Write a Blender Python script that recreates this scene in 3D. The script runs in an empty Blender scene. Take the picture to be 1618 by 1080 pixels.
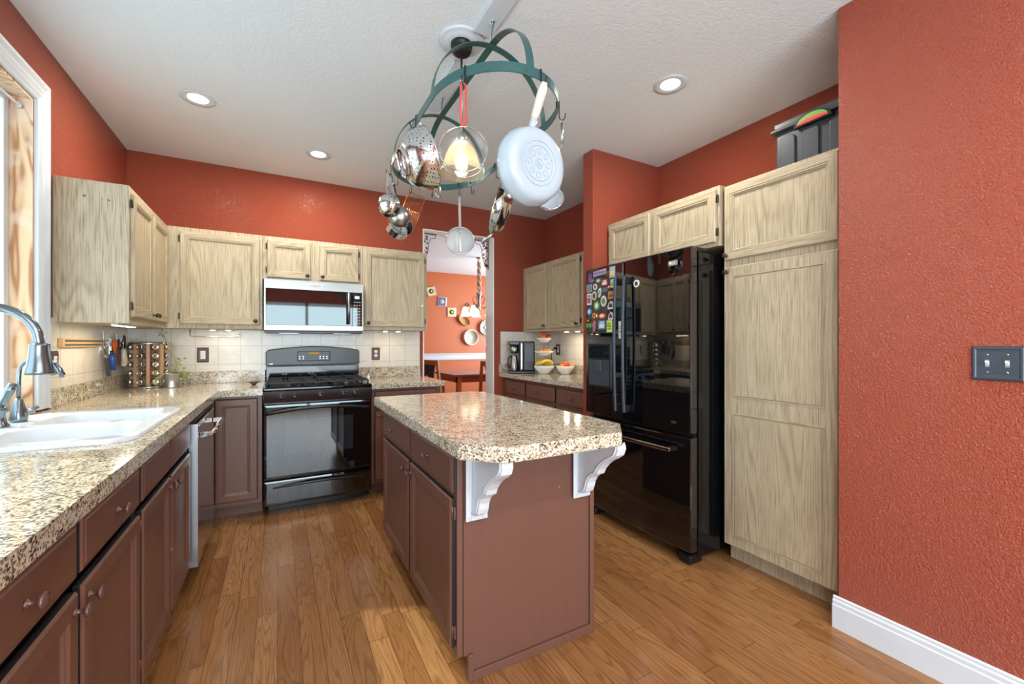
import bpy, bmesh, math, random
from mathutils import Vector, Matrix
random.seed(4)
C = bpy.context.scene.collection
R = math.radians

# ---------------------------------------------------------------- camera, world, sun, big lights, exposure
cam = bpy.data.cameras.new('camera'); cam.lens = 14.853; cam.sensor_width = 36; cam.shift_y = 0.00124
cam.clip_start = 0.02
co = bpy.data.objects.new('camera', cam); C.objects.link(co)
co.location = (0, 0, 1.24); co.rotation_euler = (R(90), 0, R(-28.866))
bpy.context.scene.camera = co

w = bpy.data.worlds.new('world'); bpy.context.scene.world = w; w.use_nodes = True
bg = w.node_tree.nodes['Background']; bg.inputs[0].default_value = (0.72, 0.86, 1.0, 1); bg.inputs[1].default_value = 1.25

def lamp(name, kind, loc, energy, color=(1, 1, 1), direction=(0, 0, -1), size=1.0, size_y=None, **kw):
    l = bpy.data.lights.new(name, kind); l.energy = energy; l.color = color
    if kind == 'AREA':
        l.shape = 'RECTANGLE' if size_y else 'DISK'; l.size = size
        if size_y: l.size_y = size_y
    for k, v in kw.items(): setattr(l, k, v)
    o = bpy.data.objects.new(name, l); C.objects.link(o); o.location = loc
    o.rotation_euler = Vector(direction).to_track_quat('-Z', 'Y').to_euler()
    return o

lamp('sun', 'SUN', (-4, 4, 5), 5.5, (1.0, 0.93, 0.84), (1, -0.47, -1.32), angle=R(1.2))
for x_, y_ in ((0.0, -0.7), (1.3, -0.7), (0.0, -2.0), (1.3, -2.0)): lamp('rear_downlight_lamp', 'AREA', (x_, y_, 2.69), 13, (1, 0.95, 0.88), (0, 0, -1), 0.16)  # unseen fill lamps added below the rear ceiling, without fixtures
# daylight at the openings of the room behind the camera
lamp('patio_door_daylight', 'AREA', (0.55, -2.93, 1.25), 108, (0.82, 0.92, 1.0), (0, 1, 0.35), 2.3, 2.1)
lamp('side_window_daylight', 'AREA', (-0.97, -1.35, 1.6), 88, (0.82, 0.92, 1.0), (1, 0.15, 0.35), 1.5, 1.3)
lamp('kitchen_window_daylight', 'AREA', (-1.16, 1.98, 1.68), 9, (0.80, 0.91, 1.0), (1, 0, 0.1), 1.5, 1.3)
lamp('dining_window_daylight', 'AREA', (5.0, 6.3, 1.5), 108, (0.86, 0.94, 1.0), (-1, 0, 0.15), 2.6, 1.6)  # fill lamp added out of view to light the dining room
vs = bpy.context.scene.view_settings
vs.view_transform = 'Standard'; vs.look = 'None'; vs.gamma = 1; vs.use_curve_mapping = False; vs.exposure = 0.60

# ---------------------------------------------------------------- materials
def srgb(r, g, b):
    f = lambda c: (c / 255 / 12.92) if c / 255 <= 0.04045 else ((c / 255 + 0.055) / 1.055) ** 2.4
    return (f(r), f(g), f(b), 1)

class N:
    """small node writer"""
    def __init__(s, name, rough=0.5, metal=0.0, color=(0.8, 0.8, 0.8, 1), **kw):
        s.m = bpy.data.materials.new(name); s.m.use_nodes = True
        s.t = s.m.node_tree; s.b = s.t.nodes['Principled BSDF']
        s.b.inputs['Base Color'].default_value = color
        s.b.inputs['Roughness'].default_value = rough; s.b.inputs['Metallic'].default_value = metal
        for k, v in kw.items(): s.b.inputs[k.replace('_', ' ')].default_value = v
    def n(s, typ, props=None, **ins):
        o = s.t.nodes.new(typ)
        for k, v in (props or {}).items(): setattr(o, k, v)
        for k, v in ins.items(): s.put(o, k, v)
        return o
    def put(s, o, k, v):
        i = o.inputs[int(k[1:])] if k[0] == 'i' and k[1:].isdigit() else o.inputs[k.replace('_', ' ')]
        if hasattr(v, 'is_output') or isinstance(v, bpy.types.NodeSocket): s.t.links.new(v, i)
        else: i.default_value = v
    def math(s, op, a, b=0.0, c=None):
        o = s.n('ShaderNodeMath', {'operation': op}, i0=a, i1=b)
        if c is not None: s.put(o, 'i2', c)
        return o.outputs[0]
    def coord(s, out='Object'): return s.n('ShaderNodeTexCoord').outputs[out]
    def rnd(s):
        return s.n('ShaderNodeObjectInfo').outputs['Random']
    def map(s, vec, scale=(1, 1, 1), loc=(0, 0, 0)):
        o = s.n('ShaderNodeMapping', Vector=vec, Scale=scale, Location=loc); return o.outputs[0]
    def addv(s, a, b): return s.n('ShaderNodeVectorMath', {'operation': 'ADD'}, i0=a, i1=b).outputs[0]
    def noise(s, vec, scale, detail=2, rough=0.5, dist=0.0, out=0):
        return s.n('ShaderNodeTexNoise', Vector=vec, Scale=scale, Detail=detail, Roughness=rough, Distortion=dist).outputs[out]
    def ramp(s, fac, stops, interp='LINEAR'):
        o = s.n('ShaderNodeValToRGB', Fac=fac); cr = o.color_ramp; cr.interpolation = interp
        while len(cr.elements) > 1: cr.elements.remove(cr.elements[-1])
        cr.elements[0].position = stops[0][0]; cr.elements[0].color = stops[0][1]
        for p, c in stops[1:]:
            e = cr.elements.new(p); e.color = c
        return o.outputs[0]
    def mix(s, f, a, b, mode='MIX'):
        o = s.n('ShaderNodeMix', {'data_type': 'RGBA', 'blend_type': mode})
        s.put(o, 'i0', f); s.put(o, 'i6', a); s.put(o, 'i7', b); return o.outputs[2]
    def bump(s, h, strength=0.3, dist=0.002):
        o = s.n('ShaderNodeBump', Height=h, Strength=strength, Distance=dist)
        s.t.links.new(o.outputs[0], s.b.inputs['Normal'])
    def base(s, c): s.t.links.new(c, s.b.inputs['Base Color'])
    def sep(s, v): return s.n('ShaderNodeSeparateXYZ', Vector=v).outputs

def plain(name, rgb, rough=0.5, metal=0.0, bump=0, **kw):
    k = N(name, rough, metal, srgb(*rgb), **kw)
    v = k.coord()
    f = k.noise(v, 14, 3)
    c = srgb(*rgb); d = tuple(x * 0.9 for x in c[:3]) + (1,)
    k.base(k.mix(f, c, d))
    if bump: k.bump(k.noise(v, 260, 2), bump, 0.001)
    return k.m

def paint(name, rgb, rgb2, scale=110, strength=0.55, rough=0.42, dist=0.0025):
    k = N(name, rough); v = k.coord()
    k.base(k.mix(k.noise(v, 1.3, 3), srgb(*rgb), srgb(*rgb2)))
    a = k.noise(v, scale, 3, 0.55, 0.6)
    k.bump(k.ramp(a, [(0.35, (0, 0, 0, 1)), (0.62, (1, 1, 1, 1))]), strength, dist)
    return k.m

def oak(name, horizontal):
    k = N(name, 0.5); r = k.math('MULTIPLY', k.rnd(), 37.0)
    v = k.addv(k.coord(), r)
    st = (0.08, 0.08, 1.0) if horizontal else (1.0, 1.0, 0.085)
    vv = k.map(v, st)
    field = k.noise(vv, 3.6, 1, 0.35, 0.1)
    rings = k.math('SINE', k.math('MULTIPLY', field, 300.0))
    rings = k.math('MULTIPLY_ADD', rings, 0.5, 0.5)
    fs = (0.03, 0.03, 1.0) if horizontal else (1.0, 1.0, 0.025)
    fine = k.noise(k.map(v, fs), 240, 3, 0.6)
    patch = k.noise(v, 5, 3, 0.6)
    c1 = k.ramp(rings, [(0.0, srgb(138, 122, 95)), (0.35, srgb(174, 160, 132)), (1.0, srgb(188, 175, 148))])
    c2 = k.ramp(fine, [(0.36, srgb(130, 115, 90)), (0.50, srgb(181, 168, 141)), (0.75, srgb(196, 184, 159))])
    c = k.mix(k.ramp(k.noise(v, 3.1, 1), [(0.40, (0.82, 0.82, 0.82, 1)), (0.60, (0.45, 0.45, 0.45, 1))]), c1, c2)
    c = k.mix(k.ramp(patch, [(0.35, (0, 0, 0, 1)), (0.75, (0.45, 0.45, 0.45, 1))]), c, srgb(158, 147, 120))
    k.base(c); k.bump(fine, 0.25, 0.001)
    return k.m

def floor_mat():
    k = N('oak_strip_floor', 0.24); v = k.coord(); x, y, z = k.sep(v)[0:3]
    PW = 0.0826
    u = k.math('DIVIDE', k.math('ADD', x, 10.0), PW); row = k.math('FLOOR', u)
    r1 = k.n('ShaderNodeTexWhiteNoise', {'noise_dimensions': '1D'}, W=row).outputs[0]
    vy = k.math('DIVIDE', k.math('ADD', y, k.math('MULTIPLY', r1, 7.0)), 0.95)
    cell = k.math('FLOOR', vy)
    r2 = k.n('ShaderNodeTexWhiteNoise', {'noise_dimensions': '1D'}, W=k.math('MULTIPLY_ADD', row, 13.7, k.math('MULTIPLY', cell, 3.1))).outputs[0]
    off = k.math('MULTIPLY', r2, 50.0)
    cb = k.n('ShaderNodeCombineXYZ', X=k.math('MULTIPLY_ADD', x, 1.0, off), Y=k.math('MULTIPLY', y, 0.075), Z=off).outputs[0]
    field = k.noise(cb, 7.5, 2, 0.5, 0.35)
    rings = k.math('MULTIPLY_ADD', k.math('SINE', k.math('MULTIPLY', field, 165.0)), 0.5, 0.5)
    cb2 = k.n('ShaderNodeCombineXYZ', X=k.math('ADD', x, off), Y=k.math('MULTIPLY', y, 0.03), Z=off).outputs[0]
    fine = k.noise(cb2, 260, 3, 0.6)
    tone = k.ramp(r2, [(0, srgb(134, 90, 52)), (0.5, srgb(153, 108, 66)), (1, srgb(167, 122, 79))])
    dark = k.mix(0.6, tone, srgb(98, 60, 30))
    c = k.mix(k.ramp(rings, [(0.0, (0.85, 0.85, 0.85, 1)), (0.12, (0.45, 0.45, 0.45, 1)), (0.4, (0, 0, 0, 1))]), tone, dark)
    c = k.mix(k.ramp(fine, [(0.36, (0.55, 0.55, 0.55, 1)), (0.55, (0, 0, 0, 1))]), c, srgb(120, 74, 36))
    fu = k.math('FRACT', u); fv = k.math('FRACT', vy)
    gu = k.math('LESS_THAN', k.math('MINIMUM', fu, k.math('SUBTRACT', 1.0, fu)), 0.014)
    gv = k.math('LESS_THAN', k.math('MINIMUM', fv, k.math('SUBTRACT', 1.0, fv)), 0.0014)
    g = k.math('MAXIMUM', gu, gv)
    k.base(k.mix(k.math('MULTIPLY', g, 0.75), c, srgb(60, 34, 16)))
    h = k.math('SUBTRACT', k.math('MULTIPLY', fine, 0.15), g)
    k.bump(h, 0.25, 0.0015)
    return k.m

def granite(name='speckled_granite'):
    k = N(name, 0.10); v = k.coord()
    vd = k.addv(v, k.n('ShaderNodeVectorMath', {'operation': 'SCALE'}, i0=k.noise(v, 170, 2, out=1), Scale=0.006).outputs[0])
    vo = k.n('ShaderNodeTexVoronoi', Vector=vd, Scale=215)
    s = k.n('ShaderNodeSeparateColor', Color=vo.outputs['Color']).outputs[0]
    s = k.math('MULTIPLY_ADD', k.math('SUBTRACT', k.noise(v, 28, 2), 0.5), 0.8, s)
    c = k.ramp(s, [(0.0, srgb(66, 62, 58)), (0.11, srgb(118, 106, 90)), (0.27, srgb(166, 148, 118)), (0.44, srgb(198, 185, 160)), (0.64, srgb(202, 194, 176)), (0.84, srgb(214, 208, 194))], 'CONSTANT')
    k.base(c)
    return k.m

def tile_mat():
    k = N('cream_wall_tile', 0.18); v = k.coord(); x, y, z = k.sep(v)[0:3]
    T = 0.153
    u = k.math('DIVIDE', k.math('ADD', k.math('ADD', x, y), 10 * T + 0.078), T)
    q = k.math('DIVIDE', k.math('ADD', z, 0.004), T)
    fu = k.math('FRACT', u); fq = k.math('FRACT', q)
    mu = k.math('MINIMUM', fu, k.math('SUBTRACT', 1.0, fu)); mq = k.math('MINIMUM', fq, k.math('SUBTRACT', 1.0, fq))
    g = k.math('LESS_THAN', k.math('MINIMUM', mu, mq), 0.011)
    wav = k.noise(v, 16, 3, 0.6)
    c = k.mix(wav, srgb(222, 219, 208), srgb(205, 200, 188))
    k.base(k.mix(g, c, srgb(176, 170, 156)))
    k.bump(k.math('SUBTRACT', k.math('MULTIPLY', wav, 0.7), k.math('MULTIPLY', g, 0.5)), 0.5, 0.006)
    return k.m

def brown_mat():
    k = N('brown_cabinet_paint', 0.36); v = k.coord()
    g = k.noise(k.map(v, (1, 1, 0.05)), 90, 3, 0.6)
    c = k.mix(g, srgb(100, 68, 56), srgb(111, 77, 64))
    specks = k.ramp(k.noise(v, 55, 0), [(0.90, (0, 0, 0, 1)), (0.905, (1, 1, 1, 1))])
    k.base(k.mix(specks, c, srgb(200, 170, 140)))
    k.bump(g, 0.12, 0.001)
    return k.m

def ply_mat():
    k = N('bare_plywood', 0.6); v = k.coord()
    f = k.noise(k.map(v, (1, 1, 0.22)), 7, 2, 0.5, 0.5)
    rings = k.math('MULTIPLY_ADD', k.math('SINE', k.math('MULTIPLY', f, 46.0)), 0.5, 0.5)
    c = k.ramp(rings, [(0.0, srgb(168, 116, 78)), (0.25, srgb(205, 165, 125)), (1.0, srgb(222, 190, 152))])
    c = k.mix(k.ramp(k.noise(v, 6, 2), [(0.5, (0, 0, 0, 1)), (0.56, (0.5, 0.5, 0.5, 1))]), c, srgb(226, 206, 186))
    k.base(c); return k.m

def glassy(name, rgb=(240, 250, 250), amount=0.12, rough=0.02):
    k = N(name); t = k.t
    tr = k.n('ShaderNodeBsdfTransparent', Color=srgb(*rgb)); gl = k.n('ShaderNodeBsdfGlossy', Color=(1, 1, 1, 1), Roughness=rough)
    fr = k.n('ShaderNodeLayerWeight', Blend=0.25)
    mx = k.n('ShaderNodeMixShader', Fac=k.math('MULTIPLY_ADD', fr.outputs['Fresnel'], 0.4, amount * 0.4)); t.links.new(tr.outputs[0], mx.inputs[1]); t.links.new(gl.outputs[0], mx.inputs[2])
    t.links.new(mx.outputs[0], t.nodes['Material Output'].inputs[0]); return k.m

def meshy(name, rgb, cover=0.45, scale=None):
    """woven wire: see-through between the wires"""
    k = N(name, 0.3 if scale is None else 0.6, 0.9 if scale is None else scale, srgb(*rgb)); t = k.t
    tr = k.n('ShaderNodeBsdfTransparent')
    mx = k.n('ShaderNodeMixShader', Fac=cover); t.links.new(tr.outputs[0], mx.inputs[1]); t.links.new(k.b.outputs[0], mx.inputs[2])
    t.links.new(mx.outputs[0], t.nodes['Material Output'].inputs[0]); return k.m

def emit(name, rgb, strength):
    k = N(name); e = k.n('ShaderNodeEmission', Color=srgb(*rgb), Strength=strength)
    k.t.links.new(e.outputs[0], k.t.nodes['Material Output'].inputs[0]); return k.m

def perforated():
    k = N('perforated_steel', 0.16, 1.0); v = k.coord()
    vo = k.n('ShaderNodeTexVoronoi', Vector=v, Scale=75, Randomness=0.25)
    hole = k.math('LESS_THAN', vo.outputs['Distance'], 0.26)
    k.base(k.mix(hole, srgb(214, 216, 216), srgb(40, 38, 36))); return k.m

def brushed(name, rgb, rough=0.24, axis='h'):
    k = N(name, rough, 1.0); v = k.coord()
    f = k.noise(k.map(v, (0.02, 0.02, 1) if axis == 'h' else (1, 1, 0.02)), 320, 2)
    c = srgb(*rgb); k.base(k.mix(f, c, tuple(a * 0.82 for a in c[:3]) + (1,)))
    k.bump(f, 0.06, 0.0005); return k.m

M = {}
M['red'] = paint('terracotta_wall_paint', (163, 75, 51), (156, 69, 46), 150, 0.9, 0.28, 0.004)
M['red2'] = paint('orange_wall_paint', (194, 104, 58), (188, 99, 54), 120, 0.3)
M['ceil'] = paint('textured_white_ceiling', (224, 231, 234), (220, 227, 231), 75, 0.4, 0.8, 0.003)
M['white'] = plain('white_trim_paint', (208, 216, 222), 0.35)
M['cream'] = plain('cream_jamb_paint', (238, 240, 236), 0.45)
M['oakv'] = oak('pickled_oak_upright', False); M['oakh'] = oak('pickled_oak_level', True)
M['glaze'] = plain('umber_glaze_in_grooves', (138, 122, 92), 0.6); M['brown'] = brown_mat(); M['ply'] = ply_mat(); M['floor'] = floor_mat(); M['gran'] = granite(); M['tile'] = tile_mat()
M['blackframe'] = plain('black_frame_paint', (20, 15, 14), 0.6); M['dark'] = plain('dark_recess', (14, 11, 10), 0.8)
M['bronze'] = plain('dark_bronze', (84, 72, 64), 0.3, 0.8)
M['brownknob'] = plain('brown_painted_metal', (108, 78, 70), 0.25, 0.35)
M['steel'] = brushed('brushed_steel', (158, 158, 156), 0.32); M['chrome'] = plain('polished_steel', (214, 214, 212), 0.1, 1.0)
M['dwsteel'] = brushed('dark_stainless', (150, 134, 128), 0.07)
M['black'] = plain('black_enamel', (10, 11, 14), 0.07); M['satin'] = plain('satin_black', (17, 19, 20), 0.3)
M['iron'] = plain('cast_iron', (24, 24, 25), 0.45, 0.2); M['bglass'] = plain('black_glass', (8, 9, 12), 0.02, Coat_Weight=1.0)
M['oglass'] = plain('oven_window_glass', (34, 40, 44), 0.03, Coat_Weight=1.0)
M['sink'] = plain('white_enamel_sink', (212, 216, 220), 0.12)
M['pewter'] = plain('dark_pewter', (128, 140, 146), 0.22, 0.9)
M['teal'] = plain('teal_green_metal', (62, 104, 102), 0.3, 0.35)
M['glass'] = glassy('clear_glass'); M['frost'] = None
M['vinyl'] = plain('white_vinyl', (226, 234, 240), 0.35)
M['paleblue'] = plain('pale_blue_enamel', (180, 196, 206), 0.15); M['creamplastic'] = plain('cream_plastic', (226, 219, 200), 0.3)
M['redplastic'] = plain('red_plastic', (214, 74, 60), 0.35); M['perf'] = perforated()
M['mesh'] = meshy('fine_wire_mesh', (225, 226, 224), 0.12); M['mesh2'] = meshy('pale_sieve_mesh', (196, 202, 206), 0.9, 0.15)
M['bulb'] = emit('lamp_glow', (255, 238, 205), 6); M['can'] = emit('downlight_glow', (255, 240, 214), 7)
M['led'] = emit('led_glow', (255, 232, 190), 14); M['bell'] = emit('lit_bell_glass', (255, 236, 200), 1.7)
M['wood'] = plain('honey_oak', (168, 98, 48), 0.35); M['cherry'] = plain('reddish_wood', (134, 68, 44), 0.25)
M['leather'] = plain('dark_green_leather', (44, 52, 54), 0.35)
M['orange'] = plain('orange_plastic', (232, 104, 38), 0.35); M['blue'] = plain('blue_plastic', (44, 84, 170), 0.35)
M['maple'] = plain('light_maple', (212, 172, 112), 0.4); M['blade'] = plain('blade_steel', (170, 174, 176), 0.18, 1.0)
M['blackpl'] = plain('black_plastic', (24, 24, 26), 0.35); M['galv'] = brushed('galvanised_metal', (190, 194, 196), 0.3, 'v')
M['leaf'] = plain('pale_green_leaf', (150, 172, 92), 0.5); M['stem'] = plain('green_stem', (158, 152, 90), 0.6)
M['uprightwood'] = plain('pale_rack_wood', (196, 160, 122), 0.4); M['soil'] = plain('soil', (92, 60, 42), 0.9); M['copperwood'] = plain('reddish_rack_wood', (170, 118, 92), 0.35)
M['spice'] = plain('brown_spice', (128, 96, 58), 0.6); M['yellow'] = plain('turmeric', (214, 150, 20), 0.6); M['herb'] = plain('dried_herbs', (150, 144, 112), 0.7)
M['china'] = plain('white_china', (238, 240, 240), 0.15); M['banana'] = plain('banana_peel', (232, 200, 70), 0.45)
M['apple'] = plain('red_yellow_apple', (208, 84, 40), 0.3); M['orangefruit'] = plain('orange_peel', (240, 140, 34), 0.5)
M['copper'] = plain('copper', (214, 140, 92), 0.2, 1.0)  # chrome wire with the red wall's reflection put into its colour
M['tote'] = plain('grey_black_plastic', (58, 66, 72), 0.35); M['rattan'] = plain('woven_rattan', (206, 168, 110), 0.7, bump=0.4)
M['rust'] = plain('rusty_iron', (84, 66, 56), 0.6, 0.3)
M['plateblue'] = plain('blue_tin', (66, 74, 84), 0.35, 0.3); M['lilac'] = plain('lilac_glass', (212, 176, 190), 0.2)
def shade_mat():
    k = N('ribbed_glass_shade'); t = k.t
    tr = k.n('ShaderNodeBsdfTransparent', Color=srgb(250, 246, 226)); tl = k.n('ShaderNodeBsdfTranslucent', Color=srgb(250, 236, 196))
    gl = k.n('ShaderNodeBsdfGlossy', Roughness=0.1)
    a = k.n('ShaderNodeMixShader', Fac=0.38); t.links.new(tr.outputs[0], a.inputs[1]); t.links.new(tl.outputs[0], a.inputs[2])
    b = k.n('ShaderNodeMixShader', Fac=0.12); t.links.new(a.outputs[0], b.inputs[1]); t.links.new(gl.outputs[0], b.inputs[2])
    t.links.new(b.outputs[0], t.nodes['Material Output'].inputs[0]); return k.m
M['shade'] = shade_mat()

# ---------------------------------------------------------------- mesh builder
def frame(o, u, v, wv):
    m = Matrix.Identity(4)
    for i, a in enumerate((u, v, wv, o)):
        for j in range(3): m[j][i] = a[j]
    return m
X, Y, Z = Vector((1, 0, 0)), Vector((0, 1, 0)), Vector((0, 0, 1))
def orient(o, zdir, xhint=None):
    """frame at o whose local z is zdir"""
    zd = Vector(zdir).normalized(); xh = Vector(xhint) if xhint is not None else (Z if abs(zd.z) < 0.9 else X)
    xd = (xh - zd * xh.dot(zd)).normalized(); yd = zd.cross(xd)
    return frame(o, xd, yd, zd)

class B:
    def __init__(s, m=None): s.bm = bmesh.new(); s.M = m or Matrix.Identity(4); s.mi = 0; s.smooth = False
    def mat(s, i): s.mi = i; return s
    def v(s, p): return s.bm.verts.new(s.M @ Vector(p))
    def f(s, vs, mi=None):
        try: fc = s.bm.faces.new(vs)
        except ValueError: return None
        fc.material_index = s.mi if mi is None else mi; fc.smooth = s.smooth
        return fc
    def box(s, x0, x1, y0, y1, z0, z1):
        v = [s.v((x, y, z)) for x in (x0, x1) for y in (y0, y1) for z in (z0, z1)]
        for q in ((0, 1, 3, 2), (4, 6, 7, 5), (0, 4, 5, 1), (2, 3, 7, 6), (0, 2, 6, 4), (1, 5, 7, 3)): s.f([v[i] for i in q])
        return s
    def rings(s, rings, closed=True, cap0=True, cap1=True, loop=False):
        vr = [[s.v(p) for p in r] for r in rings]; n = len(vr[0])
        pairs = list(zip(vr[:-1], vr[1:])) + ([(vr[-1], vr[0])] if loop else [])
        for a, b in pairs:
            for i in range(n if closed else n - 1):
                j = (i + 1) % n; s.f([a[i], a[j], b[j], b[i]])
        if not loop:
            if cap0 and closed: s.f(vr[0][::-1])
            if cap1 and closed: s.f(vr[-1])
        return s
    def lathe(s, prof, seg=20, cap0=True, cap1=True):
        """profile (r, z) about local z"""
        s.smooth = True
        s.rings([[(max(r, 1e-5) * math.cos(2 * math.pi * i / seg), max(r, 1e-5) * math.sin(2 * math.pi * i / seg), z) for i in range(seg)] for r, z in prof], True, cap0, cap1)
        s.smooth = False; return s
    def cyl(s, p0, p1, r, r1=None, seg=14):
        p0, p1 = Vector(p0), Vector(p1); m = s.M; s.M = s.M @ orient(p0, p1 - p0); L = (p1 - p0).length
        s.smooth = True
        s.rings([[((r if k == 0 else (r1 or r)) * math.cos(2 * math.pi * i / seg), (r if k == 0 else (r1 or r)) * math.sin(2 * math.pi * i / seg), L * k) for i in range(seg)] for k in (0, 1)])
        s.smooth = False; s.M = m; return s
    def tube(s, pts, r, seg=8, closed=False):
        pts = [Vector(p) for p in pts]; n = len(pts); T = []
        for i in range(n):
            a = pts[(i - 1) % n] if (closed or i > 0) else pts[i]; b = pts[(i + 1) % n] if (closed or i < n - 1) else pts[i]
            T.append((b - a).normalized())
        nrm = T[0].orthogonal().normalized(); rs = []
        for i in range(n):
            nrm = (nrm - T[i] * nrm.dot(T[i])).normalized(); bi = T[i].cross(nrm); rr = r[i] if isinstance(r, (list, tuple)) else r
            rs.append([pts[i] + nrm * rr * math.cos(2 * math.pi * k / seg) + bi * rr * math.sin(2 * math.pi * k / seg) for k in range(seg)])
        s.smooth = True; s.rings(rs, loop=closed); s.smooth = False; return s
    def ribbon(s, pts, wdirs, wd, t, closed=False):
        """flat bar swept along pts; wdirs = direction of its width"""
        pts = [Vector(p) for p in pts]; n = len(pts); rs = []
        for i in range(n):
            a = pts[(i - 1) % n] if (closed or i > 0) else pts[i]; b = pts[(i + 1) % n] if (closed or i < n - 1) else pts[i]
            T = (b - a).normalized(); W = Vector(wdirs[i] if isinstance(wdirs, list) else wdirs); W = (W - T * W.dot(T)).normalized(); Q = T.cross(W)
            rs.append([pts[i] + W * wd / 2 * sx + Q * t / 2 * sy for sx, sy in ((1, 1), (-1, 1), (-1, -1), (1, -1))])
        s.rings(rs, loop=closed); return s
    def prism(s, poly, d0, d1):
        """polygon in local xy, extruded in z"""
        s.rings([[(x, y, d) for x, y in poly] for d in (d0, d1)]); return s
    def ball(s, c, r, seg=14, n=8, squash=(1, 1, 1)):
        m = s.M; s.M = s.M @ Matrix.Translation(c) @ Matrix.Diagonal((squash[0], squash[1], squash[2], 1))
        s.lathe([(r * math.sin(math.pi * i / n), -r * math.cos(math.pi * i / n)) for i in range(n + 1)], seg, False, False); s.M = m; return s
    def panel(s, wd, h, prof, flat=0, mh=None, glaze=()):
        """nested rectangles (inset, out) in local xy, out along z; mh = material index of level strips"""
        rg = []
        for ins, out in prof:
            rg.append([s.v((ins, ins, out)), s.v((wd - ins, ins, out)), s.v((wd - ins, h - ins, out)), s.v((ins, h - ins, out))])
        for q, (a, b) in enumerate(zip(rg[:-1], rg[1:])):
            for i in range(4):
                j = (i + 1) % 4; s.f([a[i], a[j], b[j], b[i]], 2 if q in glaze else (mh if (mh is not None and i in (0, 2)) else flat))
        s.f(rg[0][::-1], flat); s.f(rg[-1], flat); return s

ORG = {}
def finish(name, b, mats, org, bevel=0, auto=False):
    bmesh.ops.recalc_face_normals(b.bm, faces=b.bm.faces)
    me = bpy.data.meshes.new(name); b.bm.to_mesh(me); b.bm.free()
    me.transform(Matrix.Translation(-Vector(org)))
    for m in (mats if isinstance(mats, (list, tuple)) else [mats]): me.materials.append(M[m] if isinstance(m, str) else m)
    o = bpy.data.objects.new(name, me); C.objects.link(o)
    if bevel:
        md = o.modifiers.new('bevel', 'BEVEL'); md.width = bevel; md.segments = 2; md.limit_method = 'ANGLE'; md.angle_limit = R(40); md.harden_normals = False
    return o
def tags(o, label=None, cat=None, group=None, kind=None):
    for k, v in (('label', label), ('category', cat), ('group', group), ('kind', kind)):
        if v: o[k] = v
    return o
def thing(name, label, cat, loc, group=None):
    o = bpy.data.objects.new(name, None); C.objects.link(o); o.location = loc; o.empty_display_size = 0.05
    ORG[o.name] = Vector(loc); return tags(o, label, cat, group)
def part(par, name, b, mats, label=None, kind=None, bevel=0):
    o = finish(name, b, mats, ORG[par.name], bevel); o.parent = par; ORG[o.name] = ORG[par.name]
    return tags(o, label, None, None, kind)
def solo(name, label, cat, b, mats, group=None, kind=None, bevel=0):
    cs = [v.co for v in b.bm.verts]
    org = Vector(((min(c.x for c in cs) + max(c.x for c in cs)) / 2, (min(c.y for c in cs) + max(c.y for c in cs)) / 2, min(c.z for c in cs)))
    o = finish(name, b, mats, org, bevel); o.location = org; ORG[o.name] = org
    return tags(o, label, cat, group, kind)
def struct(name, b, mats, bevel=0): return tags(finish(name, b, mats, (0, 0, 0), bevel), kind='structure')
def text(par, name, body, size, m, mt, label=None, extrude=0.0006):
    cu = bpy.data.curves.new(name, 'FONT'); cu.body = body; cu.size = size; cu.align_x = 'CENTER'; cu.align_y = 'CENTER'; cu.extrude = extrude
    t = bpy.data.objects.new(name, cu); C.objects.link(t); bpy.context.view_layer.update()
    me = bpy.data.meshes.new_from_object(t); bpy.data.objects.remove(t); me.transform(Matrix.Translation(-ORG[par.name]) @ m); me.materials.clear(); me.materials.append(M[mt])
    o = bpy.data.objects.new(name, me); C.objects.link(o); o.parent = par; return tags(o, label)
def arc(c, r, a0, a1, n, ax=X, ay=Z):
    c = Vector(c); ax = Vector(ax); ay = Vector(ay)
    return [c + ax * r * math.cos(R(a0 + (a1 - a0) * i / n)) + ay * r * math.sin(R(a0 + (a1 - a0) * i / n)) for i in range(n + 1)]

# ---------------------------------------------------------------- the room
XL, XR, YB, H = -1.005, 2.755, 4.19, 2.70
WX = 2.137                                    # near right wall with the switch
b = B(); b.box(XL - 0.16, 5.25, -3.12, 8.5, -0.12, 0); struct('floor', b, 'floor')
b = B(); b.box(XL - 0.16, 5.25, -3.12, 8.5, H, H + 0.12); struct('ceiling', b, 'ceil')
# left wall with the sink window
WY0, WY1, WZ0, WZ1 = 1.15, 2.812, 0.925, 2.385
b = B()
b.box(XL - 0.16, XL, -3.1, WY0, 0, H); b.box(XL - 0.16, XL, WY1, YB, 0, H); b.box(XL - 0.16, XL, WY0, WY1, 0, WZ0); b.box(XL - 0.16, XL, WY0, WY1, WZ1, H)
struct('wall_left', b, 'red')
b = B(); DX0, DX1, DZ = 1.277, 2.08, 2.402
b.box(XL - 0.16, DX0, YB, YB + 0.18, 0, H); b.box(DX1, XR + 0.14, YB, YB + 0.18, 0, H); b.box(DX0, DX1, YB, YB + 0.18, DZ, H)
struct('wall_back', b, 'red')
b = B(); b.box(XR, XR + 0.14, 0.926, YB, 0, H); struct('wall_right', b, 'red')
b = B(); b.box(2.062, XR, 2.482, 2.60, 0, H); struct('wall_stub_right', b, 'red', 0.004)
b = B(); b.box(WX, WX + 0.12, -3.1, 0.928, 0, H); b.box(WX + 0.12, XR + 0.14, 0.80, 0.926, 0, H); struct('wall_near_right', b, 'red', 0.004)
b = B(); b.box(XL - 0.16, -0.6, -3.12, -3.0, 0, H); b.box(1.7, WX + 0.12, -3.12, -3.0, 0, H); b.box(-0.6, 1.7, -3.12, -3.0, 2.15, H); struct('wall_rear', b, 'red')
b = B()
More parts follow.
